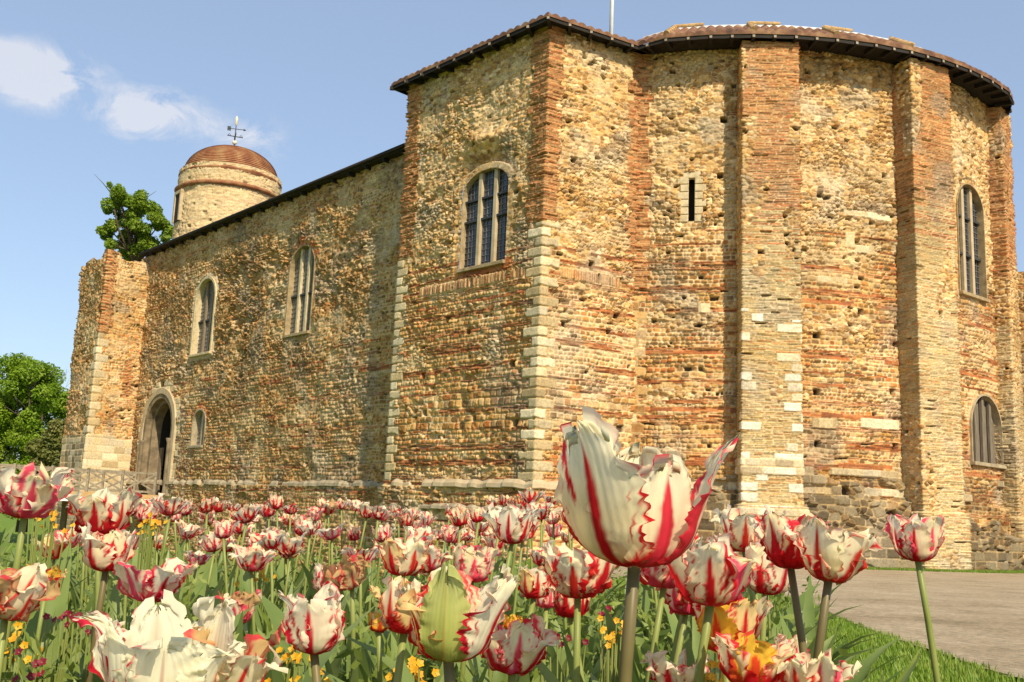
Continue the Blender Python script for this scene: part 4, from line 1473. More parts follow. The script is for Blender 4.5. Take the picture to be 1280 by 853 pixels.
def twig(a, d, L, r0, depth):
    e = a + d * L
    m.tube([a, (a + e) / 2 + np.array([r_.uniform(-.05, .05) * L] * 3), e], [r0, r0 * .8, r0 * .6], 5, cap=False)
    if depth == 0:
        return
    for q in range(3):
        nd = d + np.array([r_.uniform(-.7, .7), r_.uniform(-.7, .7), r_.uniform(-.15, .5)])
        twig(e, nd / np.linalg.norm(nd), L * r_.uniform(.6, .8), r0 * .55, depth - 1)
twig(b0, np.array([0, 0, 1.0]), 5.5, .16, 5)
M['twig'] = mottled('grey twigs', [(.3, (.16, .13, .11)), (.7, (.26, .22, .19))], 4)
bo = m.build('branches', M['twig'], bt)

# ------------------------------------------------------------------ footbridge to the door
dcen = hall.frame(op_door.uc)[0]
out = -win_
ZD = op_door.v0 - .02
br = empty('footbridge', (*(dcen + out * .3), ZD - .3))
set_props(br, 'wooden footbridge with a cross braced railing leading to the arched doorway', 'footbridge')
Lb = 8.5
dk = MB()
for k in range(int(Lb / .16)):
    c = dcen + out * (.35 + .16 * k + .08)
    dk.box((c[0], c[1], ZD - .04), (.15, 2.6, .06), ((*out, 0), (*wdir, 0), (0, 0, 1)))
dk.build('deck', M['deck_wood'], br)
for s_ in (-1, 1):
    e = wdir * 1.36 * s_
    mm = MB()
    mm.bar((*(dcen + out * .3 + e), ZD - .06), (*(dcen + out * (.3 + Lb) + e), ZD - .06), .07, .22)
    mm.build('fascia', M['deck_wood'], br)
    mm = MB()
    mm.bar((*(dcen + out * .3 + e * .98), ZD - .30), (*(dcen + out * (.3 + Lb) + e * .98), ZD - .30), .12, .22)
    mm.build('beam', M['white_paint'], br)
    nb = 5
    for k in range(nb + 1):
        p = dcen + out * (.45 + (Lb - .3) * k / nb) + e * .93
        mm = MB(); mm.bar((*p, ZD - .02), (*p, ZD + 1.18), .11, .11); mm.build('post', M['rail_wood'], br, bevel=.008)
        if k < nb:
            q = dcen + out * (.45 + (Lb - .3) * (k + 1) / nb) + e * .93
            for (za, zb_, nm) in ((1.08, 1.08, 'top_rail'), (.18, .18, 'bottom_rail')):
                mm = MB(); mm.bar((*(p + out * .06), ZD + za), (*(q - out * .06), ZD + zb_), .07, .10); mm.build(nm, M['rail_wood'], br)
            mm = MB()
            mm.bar((*(p + out * .06), ZD + .24), (*(q - out * .06), ZD + 1.02), .05, .08)
            mm.bar((*(p + out * .06 + wdir * .052), ZD + 1.02), (*(q - out * .06 + wdir * .052), ZD + .24), .05, .08)
            mm.build('cross_brace', M['rail_wood'], br)
for k in (1, 2):
    for s_ in (-1, 1):
        p = dcen + out * (Lb * k / 2.2) + wdir * 1.0 * s_
        mm = MB(); mm.bar((*p, -2.4), (*p, ZD - .2), .24, .24); mm.build('pier', M['old_wood'], br)
# ------------------------------------------------------------------ tulip bed
def bed_y(x):
    """far edge of the bed at x"""
    return 4.35 - .10 * np.asarray(x) * 1.0 - .55 * np.clip(np.asarray(x) - .1, 0, 9) 
def bed_in(x, y):
    return (y > .25) & (y < bed_y(x)) & (x < 1.35)
sheet('flower_bed_soil', np.linspace(-5, 1.6, 133), np.linspace(.2, 5.2, 101), .012, M['soil'], inside=bed_in)

def petal_mat():
    m, nt, b = new_mat('tulip petal')
    at = nt.nodes.new('ShaderNodeVertexColor'); at.layer_name = 'col'
    n = noise_node(nt, 90, 4, .6, 'Object', (1, 1, .25))
    hs = nt.nodes.new('ShaderNodeMapRange')
    hs.inputs['From Min'].default_value = .3; hs.inputs['From Max'].default_value = .7
    hs.inputs['To Min'].default_value = .90; hs.inputs['To Max'].default_value = 1.08
    nt.links.new(n, hs.inputs[0])
    mx = nt.nodes.new('ShaderNodeMixRGB'); mx.blend_type = 'MULTIPLY'; mx.inputs[0].default_value = 1
    nt.links.new(at.outputs[0], mx.inputs[1]); nt.links.new(hs.outputs[0], mx.inputs[2])
    nt.links.new(mx.outputs[0], b.inputs['Base Color'])
    b.inputs['Roughness'].default_value = .55
    b.inputs['Specular IOR Level'].default_value = .1
    bump(nt, b, n, .3, .002)
    tr = nt.nodes.new('ShaderNodeBsdfTranslucent')
    nt.links.new(mx.outputs[0], tr.inputs['Color'])
    ms = nt.nodes.new('ShaderNodeMixShader'); ms.inputs[0].default_value = .5
    nt.links.new(b.outputs[0], ms.inputs[1]); nt.links.new(tr.outputs[0], ms.inputs[2])
    nt.links.new(ms.outputs[0], nt.nodes['Material Output'].inputs['Surface'])
    return m
M['petal'] = petal_mat()
M['stem'] = leaf_mat('tulip stem', [(.3, (.14, .17, .035)), (.6, (.22, .25, .06)), (.8, (.28, .26, .10))], .05, 8, .45)
M['stem_dark'] = leaf_mat('bronzed stem', [(.3, (.10, .075, .03)), (.6, (.15, .12, .045)), (.8, (.17, .16, .06))], .05, 8, .45)
M['leaf'] = leaf_mat('tulip leaf', [(.3, (.12, .18, .04)), (.5, (.20, .27, .07)), (.75, (.32, .36, .12))], .42, 7, .42)
M['weed'] = leaf_mat('low bed foliage', [(.3, (.10, .15, .02)), (.5, (.19, .25, .04)), (.75, (.33, .36, .10))], .35, 16, .5)

CREAM, WHITE, YEL = np.array((.90, .80, .48)), np.array((.90, .84, .61)), np.array((.86, .55, .06))
RED, CRIM, PINK, ORG = np.array((.58, .016, .022)), np.array((.56, .014, .032)), np.array((.84, .10, .17)), np.array((.74, .11, .015))
GREEN, TANW = np.array((.36, .42, .08)), np.array((.58, .38, .15))
# kind: base colour, tip colour, flame colour, width of flame, margin streaks, red foot, green blush
KINDS = {
    'flame': (CREAM, WHITE, RED, 1.0, .02, .20, .25),
    'white': (WHITE, WHITE, CRIM, .85, -.02, .18, .12),
    'pink': (WHITE, CREAM, PINK * .75 + CRIM * .25, 1.1, .26, .30, .1),
    'red': (CREAM, CREAM, RED, 1.5, .24, .42, .0),
    'yellow': (YEL * .45 + CREAM * .55, YEL * .4 + CREAM * .6, RED, 1.0, .0, .32, .15),
    'cream': (CREAM, CREAM * .5 + WHITE * .5, RED * .8 + ORG * .2, .9, -.02, .18, .1),
    'fire': (YEL, YEL, ORG * .5 + RED * .5, 1.3, .12, .34, .0),
    'purewhite': (WHITE, WHITE, CRIM, .0, -.45, -.1, .18),
    'faded': (TANW * .5 + CREAM * .5, TANW, CRIM * .8 + np.array((.08, .04, .02)), .8, -.05, .2, .0),
    'green': (GREEN, GREEN * .8 + CREAM * .3, RED, .0, -.8, -.1, .6),
}

def petal_data(seed, az, L=.085, W=.075, opn=.3, ruf=.006, kind='flame', ns=24, nt=18, twist=0.0, rbase=.004, curl=0.0):
    s = np.linspace(0, 1, ns); t = np.linspace(-1, 1, nt)
    sk = (0, .14, .38, .72, 1.0)
    ph = np.radians(np.interp(s, sk, (2, 20, 78 - 25 * opn, 97 - 58 * opn, 104 - 100 * opn - 70 * curl)))
    for _ in range(3):
        ph = np.convolve(np.pad(ph, 1, 'edge'), [.25, .5, .25], 'valid')
    ds = L / (ns - 1)
    r = rbase + np.concatenate([[0], np.cumsum(np.cos((ph[1:] + ph[:-1]) / 2) * ds)])
    z = np.concatenate([[0], np.cumsum(np.sin((ph[1:] + ph[:-1]) / 2) * ds)])
    wprof = W / 2 * (np.sin(np.pi * np.clip(.06 + .90 * s ** .82, 0, 1)) ** .62) * (.82 + .32 * s)
    wprof[-1] *= .35
    S, T = np.meshgrid(s, t, indexing='ij')
    aT = np.abs(T)
    # feathered margin: the tip and the sides are cut into uneven fringes
    side = np.where(T > 0, 1.0, 2.0)
    teeth = .10 * (vnoise(S * 7 + side * 9, side, seed) - .5) + .16 * (vnoise(S * 22 + side * 5, side, seed + 1) - .5) + .16 * (vnoise(S * 44, side, seed + 2) - .5)
    Wd = np.interp(S, s, wprof) * (1 + 1.5 * teeth * aT ** 3)
    dS = (.10 * (vnoise(T * 2.2 + 7, T * 0 + 1, seed + 3) - .55) + .09 * (vnoise(T * 7, T * 0 + 2, seed + 4) - .5) + .09 * (vnoise(T * 18, T * 0 + 5, seed + 14) - .5) + .05 * (vnoise(T * 40, T * 0 + 6, seed + 15) - .5)) * S ** 4
    S2 = np.clip(S + dS, 0, 1.12)
    R = np.interp(S2, s, r); Z = np.interp(S2, s, z)
    R = R + np.clip(S2 - 1, 0, 1) * L * np.cos(ph[-1]); Z = Z + np.clip(S2 - 1, 0, 1) * L * np.sin(ph[-1])
    PH = np.interp(S2, s, ph)
    x = T * Wd
    rc = np.maximum(np.interp(S, s, r) * (1.25 + .5 * opn) + .10 * W + .25 * W * opn * S, .008)
    a = np.clip(x / rc, -1.9, 1.9)
    lat = rc * np.sin(a)
    inn = rc * (1 - np.cos(a))
    wave = np.sin(S * 15 + side * 2.1 + seed) * .5 + (vnoise(S * 5 + side * 3, side * 2, seed + 6) - .5) * 1.8 + (vnoise(S * 16, side, seed + 7) - .5) * 1.5
    off = ruf * wave * aT ** 3.2 * (.25 + .9 * S) + ruf * .55 * (vnoise(S * 2, T * 1.5, seed + 8) - .5) * 2 * S
    off = off - .0028 * W * np.cos(T * 38 + 4 * vnoise(S * 3, T * 2, seed + 16)) * (1 - S * .3)
    off = off + .10 * W * np.exp(-(T / .14) ** 2) * .12
    sp, cp = np.sin(PH), np.cos(PH)
    # outward normal of the centre line is (sin, -cos); the sides wrap round towards the axis
    Rr = R - inn * np.clip(sp, .25, 1) + off * sp
    Zz = Z + inn * cp * .5 - off * cp + .12 * W * aT ** 2 * S * (1 - opn)
    tw = twist * S
    ca, sa = math.cos(az), math.sin(az)
    lx = lat * np.cos(tw); Rr = Rr + lat * np.sin(tw)
    X = Rr * ca - lx * sa
    Y = Rr * sa + lx * ca
    P = np.stack([X, Y, Zz], -1).reshape(-1, 3)
    # colour: pale ground, a flame up the middle and feathered streaks running in from the margin
    base, tip, fl, wid, ea, ft, gb = KINDS[kind]
    jag = vnoise(S * 9, side, seed + 9) * .6 + vnoise(S * 26, side, seed + 10) * .4
    big = vnoise(S * 2.4, S * 0, seed + 11)
    half = wid * ((1 - S) ** .75 * .26 + .022 + .06 * (big - .4)) * (.75 + .5 * jag) * sstep(1.02, .80, S + .2 * (big - .5))
    vein = vnoise(T * 24 * (1 - .3 * S), S * 2.6, seed + 33) - .5
    half = half + .11 * vein * (1 - S)
    kmid = sstep(half + .05, half - .05, aT)
    q = S - .62 * aT + .05 * vnoise(T * 4, S * 4, seed + 15)
    n1 = vnoise(q * 7.5 + side * 3.7, side, seed + 21) * .62 + vnoise(q * 21 + side * 1.7, side, seed + 22) * .38
    edge = (aT - .62) * 1.5 + (n1 - .52) * 2.1 + ea + .8 * vein
    edge = edge - .42 * sstep(.50, .95, S)
    kedge = sstep(.14, .46, edge) * sstep(.22, .45, aT)
    kft = sstep(.0, .10, ft * (.8 + .5 * n1) - S * (1 - .45 * aT))
    rim = sstep(.80, .98, aT + .25 * (vnoise(S * 30, side, seed + 23) - .5)) * (ea > -.3)
    k = np.maximum(np.maximum(kmid, kedge), kft)
    halo = np.clip(np.maximum(sstep(half + .16, half, aT) * .5 * sstep(.0, .2, half), sstep(-.05, .35, edge) * sstep(.15, .5, aT)) , 0, 1) * .36
    halo = np.maximum(halo, rim * .5 * sstep(.35, .6, vnoise(S * 4 + side, side, seed + 31)))[..., None]
    ground = base + (tip - base) * (S ** 1.2)[..., None]
    ground = ground * (.91 + .15 * vnoise(T * 17 * (1 - .3 * S), S * 2.2, seed + 20))[..., None]
    g = gb * np.exp(-((aT - .10) / .20) ** 2) * (1 - S) ** .5 * (S > .1)
    ground = ground * (1 - g[..., None]) + GREEN * g[..., None] * 1.1
    blush = ground * .55 + (PINK if kind not in ('yellow', 'fire', 'green') else ORG) * .45
    col = ground * (1 - halo) + blush * halo
    deep = fl * (.75 + .5 * vnoise(T * 9, S * 3, seed + 13))[..., None] + (PINK * .28) * (sstep(.5, 1, S) * sstep(.5, 1, aT))[..., None]
    k = k[..., None]
    col = col * (1 - k) + deep * k
    foot = sstep(.05, .0, S)[..., None]
    col = col * (1 - foot) + np.array((.45, .42, .2)) * foot
    return P, grid_quads(ns, nt), col.reshape(-1, 3)

def head_petals(seed, kind, opn, size, n=6, ns=24, nt=18, ruf=.006, kinds=None):
    r_ = random.Random(seed)
    out = []
    a0_ = r_.uniform(0, 6.28)
    for k in range(n):
        inner = k % 2
        az = a0_ + 2 * math.pi * k / n + r_.uniform(-.16, .16)
        o = max(0, min(1.0, opn + (-.10 if inner else .05) + r_.uniform(-.13, .13)))
        kk = kind if not kinds else kinds[k % len(kinds)]
        out.append(petal_data(seed * 31 + k, az, size * r_.uniform(.90, 1.08) * (1.03 if inner else 1), size * r_.uniform(.66, .86), o, ruf * r_.uniform(.7, 1.4), kk, ns, nt, r_.uniform(-.25, .25), .003 if inner else .0045, curl=r_.choice((0, 0, .4, 1.0))))
    return out

def pistil(size):
    m = MB()
    m.tube([(0, 0, 0), (0, 0, size * .22), (0, 0, size * .30)], [.0035, .003, .0045], 8)
    return m

def leaf_np(seed, L, W, droop, fold=.35, ns=14, nt=5):
    s = np.linspace(0, 1, ns); t = np.linspace(-1, 1, nt)
    r_ = random.Random(seed)
    a0_ = math.radians(r_.uniform(76, 86)); a1 = a0_ - droop
    ph = a0_ + (a1 - a0_) * s ** 1.6
    ds = L / (ns - 1)
    x = np.concatenate([[0], np.cumsum(np.cos(ph[1:]) * ds)]); z = np.concatenate([[0], np.cumsum(np.sin(ph[1:]) * ds)])
    w = W / 2 * (np.sin(np.pi * np.clip(.10 + .9 * s ** .85, 0, 1)) ** .8); w[-1] = .0006
    S, T = np.meshgrid(s, t, indexing='ij')
    PH = np.interp(S, s, ph)
    Wd = np.interp(S, s, w)
    f = fold * np.abs(T) * Wd * (1 - .5 * S) + .22 * Wd * np.sin(S * 9 + seed) * np.abs(T)
    tw = r_.uniform(-.9, .9) * S
    X = np.interp(S, s, x) - np.sin(PH) * f + T * Wd * np.sin(tw) * .6
    Y = T * Wd * np.cos(tw)
    Z = np.interp(S, s, z) + np.cos(PH) * f
    return np.stack([X, Y, Z], -1).reshape(-1, 3), grid_quads(ns, nt)

leaf_protos = [np_mesh('leaf', *leaf_np(k, .30 + .02 * (k % 5), .046 + .007 * (k % 4), .25 + .20 * (k % 6))) for k in range(12)]
for me in leaf_protos:
    me.materials.append(M['leaf'])

def join_np(parts):
    V, Q, Cc, n = [], [], [], 0
    for P, q, c in parts:
        V.append(P); Q.append(q + n); Cc.append(c); n += len(P)
    return np.concatenate(V), np.concatenate(Q), np.concatenate(Cc)

def stem_mesh(a, b, rad, rng_, n=8, bend=.03, segs=7):
    a, b = np.array(a, float), np.array(b, float)
    off = np.array([rng_.uniform(-bend, bend), rng_.uniform(-bend, bend), 0])
    pts = []
    for k in range(segs + 1):
        t = k / segs
        pts.append(a + (b - a) * t + off * math.sin(math.pi * t))
    m = MB()
    m.tube(pts, [rad * (1.15 - .25 * k / segs) for k in range(segs + 1)], n)
    return m.mesh('stem', smooth=True)

trng = random.Random(77)
def tulip(x, y, dist, kind, label, size=.085, opn=.3, tilt=(0, 0), ns=30, nt=22, ruf=.006, seed=None, group=None, stem_to=None, stem_r=.0042, dark=False, petals=None, kinds=None, leaves=2, head_mesh=None, name='tulip', pos=None, base_xy=None):
    """x, y: where the foot of the flower head shows in the photograph, at a real distance dist (m)"""
    P = at_d(x, y, dist) if pos is None else np.array(pos, float)
    sd = seed if seed is not None else trng.randrange(10000)
    bx, by = (P[0] + trng.uniform(-.03, .03), P[1] + trng.uniform(-.02, .05)) if base_xy is None else base_xy
    ground_z = float(gz(bx, by))
    t = empty(name, (bx, by, ground_z))
    set_props(t, label, 'tulip', group)
    loc = Matrix.Translation((P[0] - bx, P[1] - by, P[2] - ground_z))
    rot = Euler((tilt[0], tilt[1], trng.uniform(0, 6.28) if petals is None else 0), 'XYZ').to_matrix().to_4x4()
    rot = Euler((tilt[0], tilt[1], 0)).to_matrix().to_4x4() @ Matrix.Rotation(trng.uniform(0, 6.28) if petals is None else 0, 4, 'Z')
    if head_mesh is not None:
        link('flower', head_mesh, M['petal'], t, loc @ rot @ Matrix.Scale(size / .085, 4))
    else:
        for (pp, q, c) in (petals or head_petals(sd, kind, opn, size, 6, ns, nt, ruf, kinds)):
            link('petal', np_mesh('petal', pp, q, c), M['petal'], t, loc @ rot)
        link('pistil', pistil(size).mesh('pistil', True), M['stem'], t, loc @ rot)
    sm = stem_mesh((0, 0, -.02), (P[0] - bx, P[1] - by, P[2] - ground_z + .003), stem_r, trng)
    link('stem', sm, M['stem_dark'] if dark else M['stem'], t, Matrix.Identity(4))
    for k in range(leaves):
        a = trng.uniform(0, 6.28)
        hgt = trng.uniform(0, .10)
        L = Matrix.Translation((0, 0, hgt)) @ Matrix.Rotation(a, 4, 'Z') @ Matrix.Scale(trng.uniform(.9, 1.35), 4)
        link('leaf', trng.choice(leaf_protos), None, t, L)
    return t
def PD(seed, deg, L, W, opn, kind, ruf=.008, curl=0, twist=0, ns=64, nt=48, rb=.006):
    return petal_data(seed, math.radians(deg), L, W, opn, ruf, kind, ns, nt, twist, rb, curl)

# the large flower in front
KINDS['hero'] = (CREAM, WHITE, RED, .62, -.04, .17, .22)
KINDS['hero_edge'] = (CREAM, WHITE, RED * .75 + PINK * .25, .9, .24, .24, .1)
hero = [PD(301, 78, .132, .086, .30, 'cream', .009), PD(302, 125, .132, .080, .36, 'hero', .010), PD(303, -4, .150, .090, .36, 'hero_edge', .006, .3, .05),
        PD(304, -178, .108, .085, .28, 'hero', .007), PD(322, -134, .143, .104, .38, 'hero', .007, .05, 0), PD(306, -60, .106, .092, .20, 'hero_edge', .009, 0, .1)]
tulip(793, 708, .87, 'flame', 'largest cream parrot tulip with red flames, standing tall in front of the castle corner', size=.12, petals=hero, stem_r=.0062, dark=True, leaves=1, seed=300)
# other flowers near the camera, each as the photograph shows it
tulip(30, 648, 1.3, 'pink', 'white parrot tulip with green streaked tips and crimson foot at the left edge', size=.088, opn=.55, ruf=.009, stem_r=.0046, seed=401, kinds=['pink', 'white', 'pink', 'purewhite', 'pink', 'white'])
big = [PD(601, 170, .125, .062, .42, 'white', .007, .9), PD(602, 120, .112, .075, .30, 'purewhite', .007), PD(603, 60, .118, .085, .34, 'purewhite', .009), PD(604, -10, .092, .075, .5, 'purewhite', .010, .4),
       PD(605, -75, .088, .085, .36, 'purewhite', .009), PD(606, -140, .100, .080, .32, 'purewhite', .008)]
tulip(200, 905, .86, 'purewhite', 'wide open white tulip, largest bloom at the lower left corner', size=.088, petals=big, seed=402, stem_r=.005)
tulip(272, 876, .90, 'faded', 'browning cream tulip drooping against the wide open white one', size=.066, opn=.30, ruf=.012, seed=403, kinds=['purewhite', 'faded', 'purewhite', 'cream'], tilt=(.1, .35))
tulip(392, 817, .92, 'white', 'white cup tulip with crimson stripes standing alone left of the green petalled one', size=.061, opn=.14, ruf=.006, seed=404, dark=True, stem_r=.0045)
tulip(505, 792, 1.0, 'yellow', 'small yellow and red tulip beside the green petalled flower', size=.056, opn=.22, seed=405, kinds=['yellow', 'yellow', 'cream'], stem_r=.0045)
green = [PD(501, -95, .092, .046, .05, 'green', .005, .3), PD(502, -10, .090, .080, .42, 'white', .008, 0, .2), PD(503, 35, .085, .07, .45, 'white', .008), PD(504, 95, .085, .07, .2, 'cream', .008), PD(505, 170, .075, .06, .3, 'cream', .008), PD(506, -150, .065, .055, .4, 'yellow', .008)]
tulip(560, 826, .87, 'green', 'tulip with one upright green petal and a white petal spread to the right', size=.09, petals=green, stem_r=.0056, dark=True, leaves=1)
tulip(888, 757, 1.0, 'pink', 'flared pink and white tulip to the right of the largest flower', size=.078, opn=.60, ruf=.009, seed=407, kinds=['pink', 'red', 'flame'], stem_r=.0048)
tulip(908, 817, 1.05, 'fire', 'red and yellow tulip below the flared pink one', size=.066, opn=.30, seed=408, kinds=['fire', 'yellow', 'red'], stem_r=.0042)
tulip(988, 711, 1.18, 'red', 'red flamed tulip on a tall stem, left of the wide cream one by the path', size=.072, opn=.38, ruf=.009, seed=409, kinds=['red', 'red', 'flame'], stem_r=.0048, dark=True)
tulip(1036, 727, 1.10, 'cream', 'wide cream tulip with red ribs leaning beside the gravel path', size=.072, opn=.52, ruf=.009, seed=410, kinds=['cream', 'flame', 'cream'], tilt=(0, .14), stem_r=.0050, dark=True, base_xy=None)
tulip(1147, 702, 1.42, 'white', 'solitary red and white tulip farthest right, seen against the gravel path', size=.072, opn=.22, ruf=.006, seed=411, kinds=['white', 'flame', 'pink'], stem_r=.0048, leaves=1)
tulip(957, 743, 1.35, 'flame', 'narrow white and red striped tulip half closed behind the red flamed one', size=.070, opn=.06, seed=412, kinds=['white', 'flame'], tilt=(0, .1))
tulip(722, 748, 1.15, 'red', 'wide red footed cream tulip just left of the thickest stem', size=.076, opn=.5, ruf=.009, seed=413, kinds=['red', 'flame', 'cream'], stem_r=.0045)
tulip(712, 772, 1.30, 'red', 'small crimson tulip under the wide red footed one', size=.05, opn=.1, seed=414, kinds=['red'])
tulip(640, 842, .98, 'red', 'tousled red and white tulip low at the foot of the white spread petal', size=.056, opn=.5, ruf=.010, seed=415, kinds=['red', 'pink', 'flame'])
tulip(132, 714, 1.25, 'red', 'white tulip with a deep red foot above the wide open white one', size=.060, opn=.24, seed=416, kinds=['red', 'white', 'flame'], dark=True)
tulip(186, 752, 1.25, 'white', 'spidery white tulip with crimson streaks behind the wide open white one', size=.070, opn=.70, ruf=.009, seed=417, kinds=['pink', 'white'])
tulip(6, 772, 1.05, 'faded', 'withered tan and red tulip cut by the left edge', size=.060, opn=.40, ruf=.013, seed=418, kinds=['faded', 'cream'], tilt=(.1, .3))
tulip(57, 740, 1.75, 'yellow', 'little yellow and red tulip low among the leaves at far left', size=.050, opn=.35, seed=419, kinds=['yellow', 'fire'])
tulip(122, 672, 1.45, 'red', 'tousled red tulip with white tips in front of the footbridge', size=.080, opn=.5, ruf=.010, seed=420, kinds=['red', 'flame', 'red', 'cream'])
tulip(503, 720, 1.40, 'yellow', 'yellow green tulip with red foot above the small yellow and red one', size=.064, opn=.42, seed=421, kinds=['yellow', 'cream', 'red'])
tulip(640, 680, 1.75, 'flame', 'open cream tulip with a red foot left of the largest flower', size=.074, opn=.45, seed=422, kinds=['flame', 'white'])
tulip(590, 728, 1.45, 'pink', 'pink striped tulip rising behind the white spread petal', size=.058, opn=.15, seed=423, kinds=['pink'])
tulip(668, 748, 1.35, 'cream', 'closed greenish cream tulip left of the red footed pair', size=.046, opn=.05, seed=424, kinds=['cream', 'yellow', 'flame'])
tulip(683, 760, 1.45, 'pink', 'small pink bud beside the closed greenish cream tulip', size=.036, opn=.1, seed=425, kinds=['pink'])
tulip(940, 862, .95, 'red', 'bright red tulip top cut by the bottom edge right of centre', size=.060, opn=.5, seed=426, kinds=['red', 'red', 'fire'])
tulip(842, 866, 1.05, 'white', 'white and red tulip top cut by the bottom edge below the largest flower', size=.050, opn=.5, seed=427, kinds=['white', 'flame'], ruf=.01)
tulip(1010, 872, .95, 'pink', 'frilled peach and pink tulip top at the bottom edge by the lawn', size=.052, opn=.6, seed=428, kinds=['cream', 'pink'], ruf=.01)
tulip(988, 836, 1.25, 'white', 'small white bud with maroon stripes low beside the lawn', size=.044, opn=.02, seed=429, kinds=['white', 'pink'])
tulip(296, 780, 1.55, 'pink', 'withered pink and red tulip above the leaves beside the browning cream one', size=.052, opn=.3, ruf=.010, seed=430, kinds=['pink', 'faded'])
tulip(407, 741, 1.75, 'white', 'small white and crimson tulip directly behind the striped cup tulip', size=.052, opn=.1, seed=431, kinds=['white'])
tulip(440, 735, 1.60, 'faded', 'shrivelled brown tulip right of the striped cup tulip', size=.050, opn=.5, ruf=.014, seed=432, kinds=['faded'], tilt=(.2, -.3))
tulip(640, 790, 1.6, 'fire', 'tiny orange bud among the stems left of the thickest stem', size=.028, opn=.05, seed=433, kinds=['fire'])
tulip(473, 790, 1.45, 'fire', 'tiny yellow and red cup left of the small yellow tulip', size=.030, opn=.15, seed=434, kinds=['fire', 'yellow'])
tulip(830, 735, 1.25, 'red', 'tousled red and white tulip tucked behind the thickest stem', size=.072, opn=.5, ruf=.010, seed=435, kinds=['red', 'flame', 'pink'])
tulip(858, 768, 1.30, 'red', 'crimson tulip half hidden left of the flared pink one', size=.060, opn=.4, ruf=.010, seed=436, kinds=['red', 'pink'])
tulip(930, 690, 1.45, 'cream', 'cream and red tulip top between the largest and the red flamed flower', size=.076, opn=.4, ruf=.009, seed=437, kinds=['cream', 'flame'])

# the drift behind: sixteen head shapes, each plant with its own stem and leaves
proto_kinds = [('white', .35, ['white', 'pink']), ('white', .65, ['white', 'pink', 'red']), ('pink', .8, ['pink', 'white']), ('red', .45, ['red', 'flame']), ('cream', .5, ['cream', 'flame']), ('pink', .25, ['pink']), ('white', .08, ['white', 'pink']), ('red', .7, ['red', 'pink', 'white']),
               ('flame', .6, ['flame', 'white', 'red']), ('yellow', .45, ['yellow', 'red', 'cream']), ('faded', .7, ['faded', 'red']), ('pink', .7, ['pink', 'red']), ('white', .8, ['white', 'red']), ('red', .1, ['red', 'pink']), ('cream', .75, ['cream', 'white', 'pink'])]
LOOK = {'white': 'white tulip streaked with crimson', 'pink': 'pink and white tulip', 'red': 'red and cream tulip', 'cream': 'cream tulip with red ribs', 'flame': 'white tulip flamed with red', 'yellow': 'yellow tulip marked with red', 'fire': 'orange red tulip', 'faded': 'fading brownish tulip'}
protos = []
for k, (kd, op_k, ks) in enumerate(proto_kinds):
    for v_ in range(2):
        V_, Q_, C_ = join_np(head_petals(700 + k * 5 + v_, kd, op_k + .1 * v_, .085, 6, 18, 14, .008, ks))
        me = np_mesh('flower', V_, Q_, C_)
        me.materials.append(M['petal'])
        protos.append((kd, me))
drng = random.Random(2024)
taken = []
count = 0
def zone_of(x, d):
    if x < 205: return 'in front of the wooden footbridge'
    if x < 485: return 'in front of the long hall wall'
    if x < 690: return 'in front of the square tower foot'
    return 'behind the largest flower'
def plant(x, y, d, size=None):
    kd, me = drng.choice(protos)
    size = size or drng.uniform(.038, .062)
    where = zone_of(x, d)
    row = 'far' if d > 2.6 else 'middle'
    lab = '%s in the %s rows %s' % (LOOK[kd], row, where)
    P = at_d(x, y, d)
    if not bool(bed_in(P[0], P[1])): return
    tulip(x, y, d, kd, lab, size=size, head_mesh=me, tilt=(drng.uniform(-.3, .3), drng.uniform(-.3, .3)), leaves=2, stem_r=.0034, group=lab)
for d, n, x0, x1, ya, yb in ((3.6, 36, 200, 720, 630, 662), (3.0, 40, 95, 720, 634, 690), (2.5, 28, 85, 720, 645, 715), (2.05, 9, 60, 700, 668, 715), (2.4, 20, 800, 960, 668, 718)):
    for k in range(n):
        for _ in range(30):
            x = drng.uniform(x0, x1)
            dd = d + drng.uniform(-.25, .25)
            if all(abs(x - q[0]) > 13 or abs(dd - q[1]) > .18 for q in taken): break
        taken.append((x, dd))
        clump = (vnoise(np.array([x / 60.]), np.array([dd]), 31)[0] - .5) * 30
        plant(x, drng.uniform(ya, yb) + clump + (x - 400) * .025, dd)

# leaves of plants whose flowers are over, and fine weeds between, too many to count
lr = np.random.default_rng(9)
def bed_points(n, ymin=.5, xmin=-3.6):
    X = lr.uniform(xmin, 1.35, n); Y = lr.uniform(ymin, 4.9, n)
    k = bed_in(X, Y) & (np.abs(X) < Y * .62 + .25) & (X < .285 * Y + .05)
    X, Y = X[k], Y[k]
    return np.stack([X, Y, gz(X, Y)], -1)
leaf_src = [leaf_np(100 + k, .36 + .03 * (k % 4), .026 + .008 * (k % 4), .4 + .30 * (k % 5), ns=9, nt=3) for k in range(14)]
pts = bed_points(6500, .85)
V_, Q_, n_ = [], [], 0
for p in pts:
    P0, q0 = leaf_src[lr.integers(len(leaf_src))]
    a = lr.uniform(0, 6.28); s = lr.uniform(.7, 1.25) * (.75 if p[1] < 1.1 else 1)
    R_ = np.array([[math.cos(a), -math.sin(a), 0], [math.sin(a), math.cos(a), 0], [0, 0, 1]])
    V_.append(P0 @ R_.T * s + p); Q_.append(q0 + n_); n_ += len(P0)
o = link('tulip_foliage', np_mesh('tulip_foliage', np.concatenate(V_), np.concatenate(Q_)), M['leaf'])
set_props(o, kind='stuff')
pts = bed_points(15000, .6)
n = len(pts)
k = lr.integers(0, n, 60000)
c = pts[k] + np.stack([lr.normal(0, .03, len(k)), lr.normal(0, .03, len(k)), lr.uniform(.02, .34, len(k)) * (.5 + vnoise(pts[k][:, 0] * 4, pts[k][:, 1] * 4, 3))], -1)
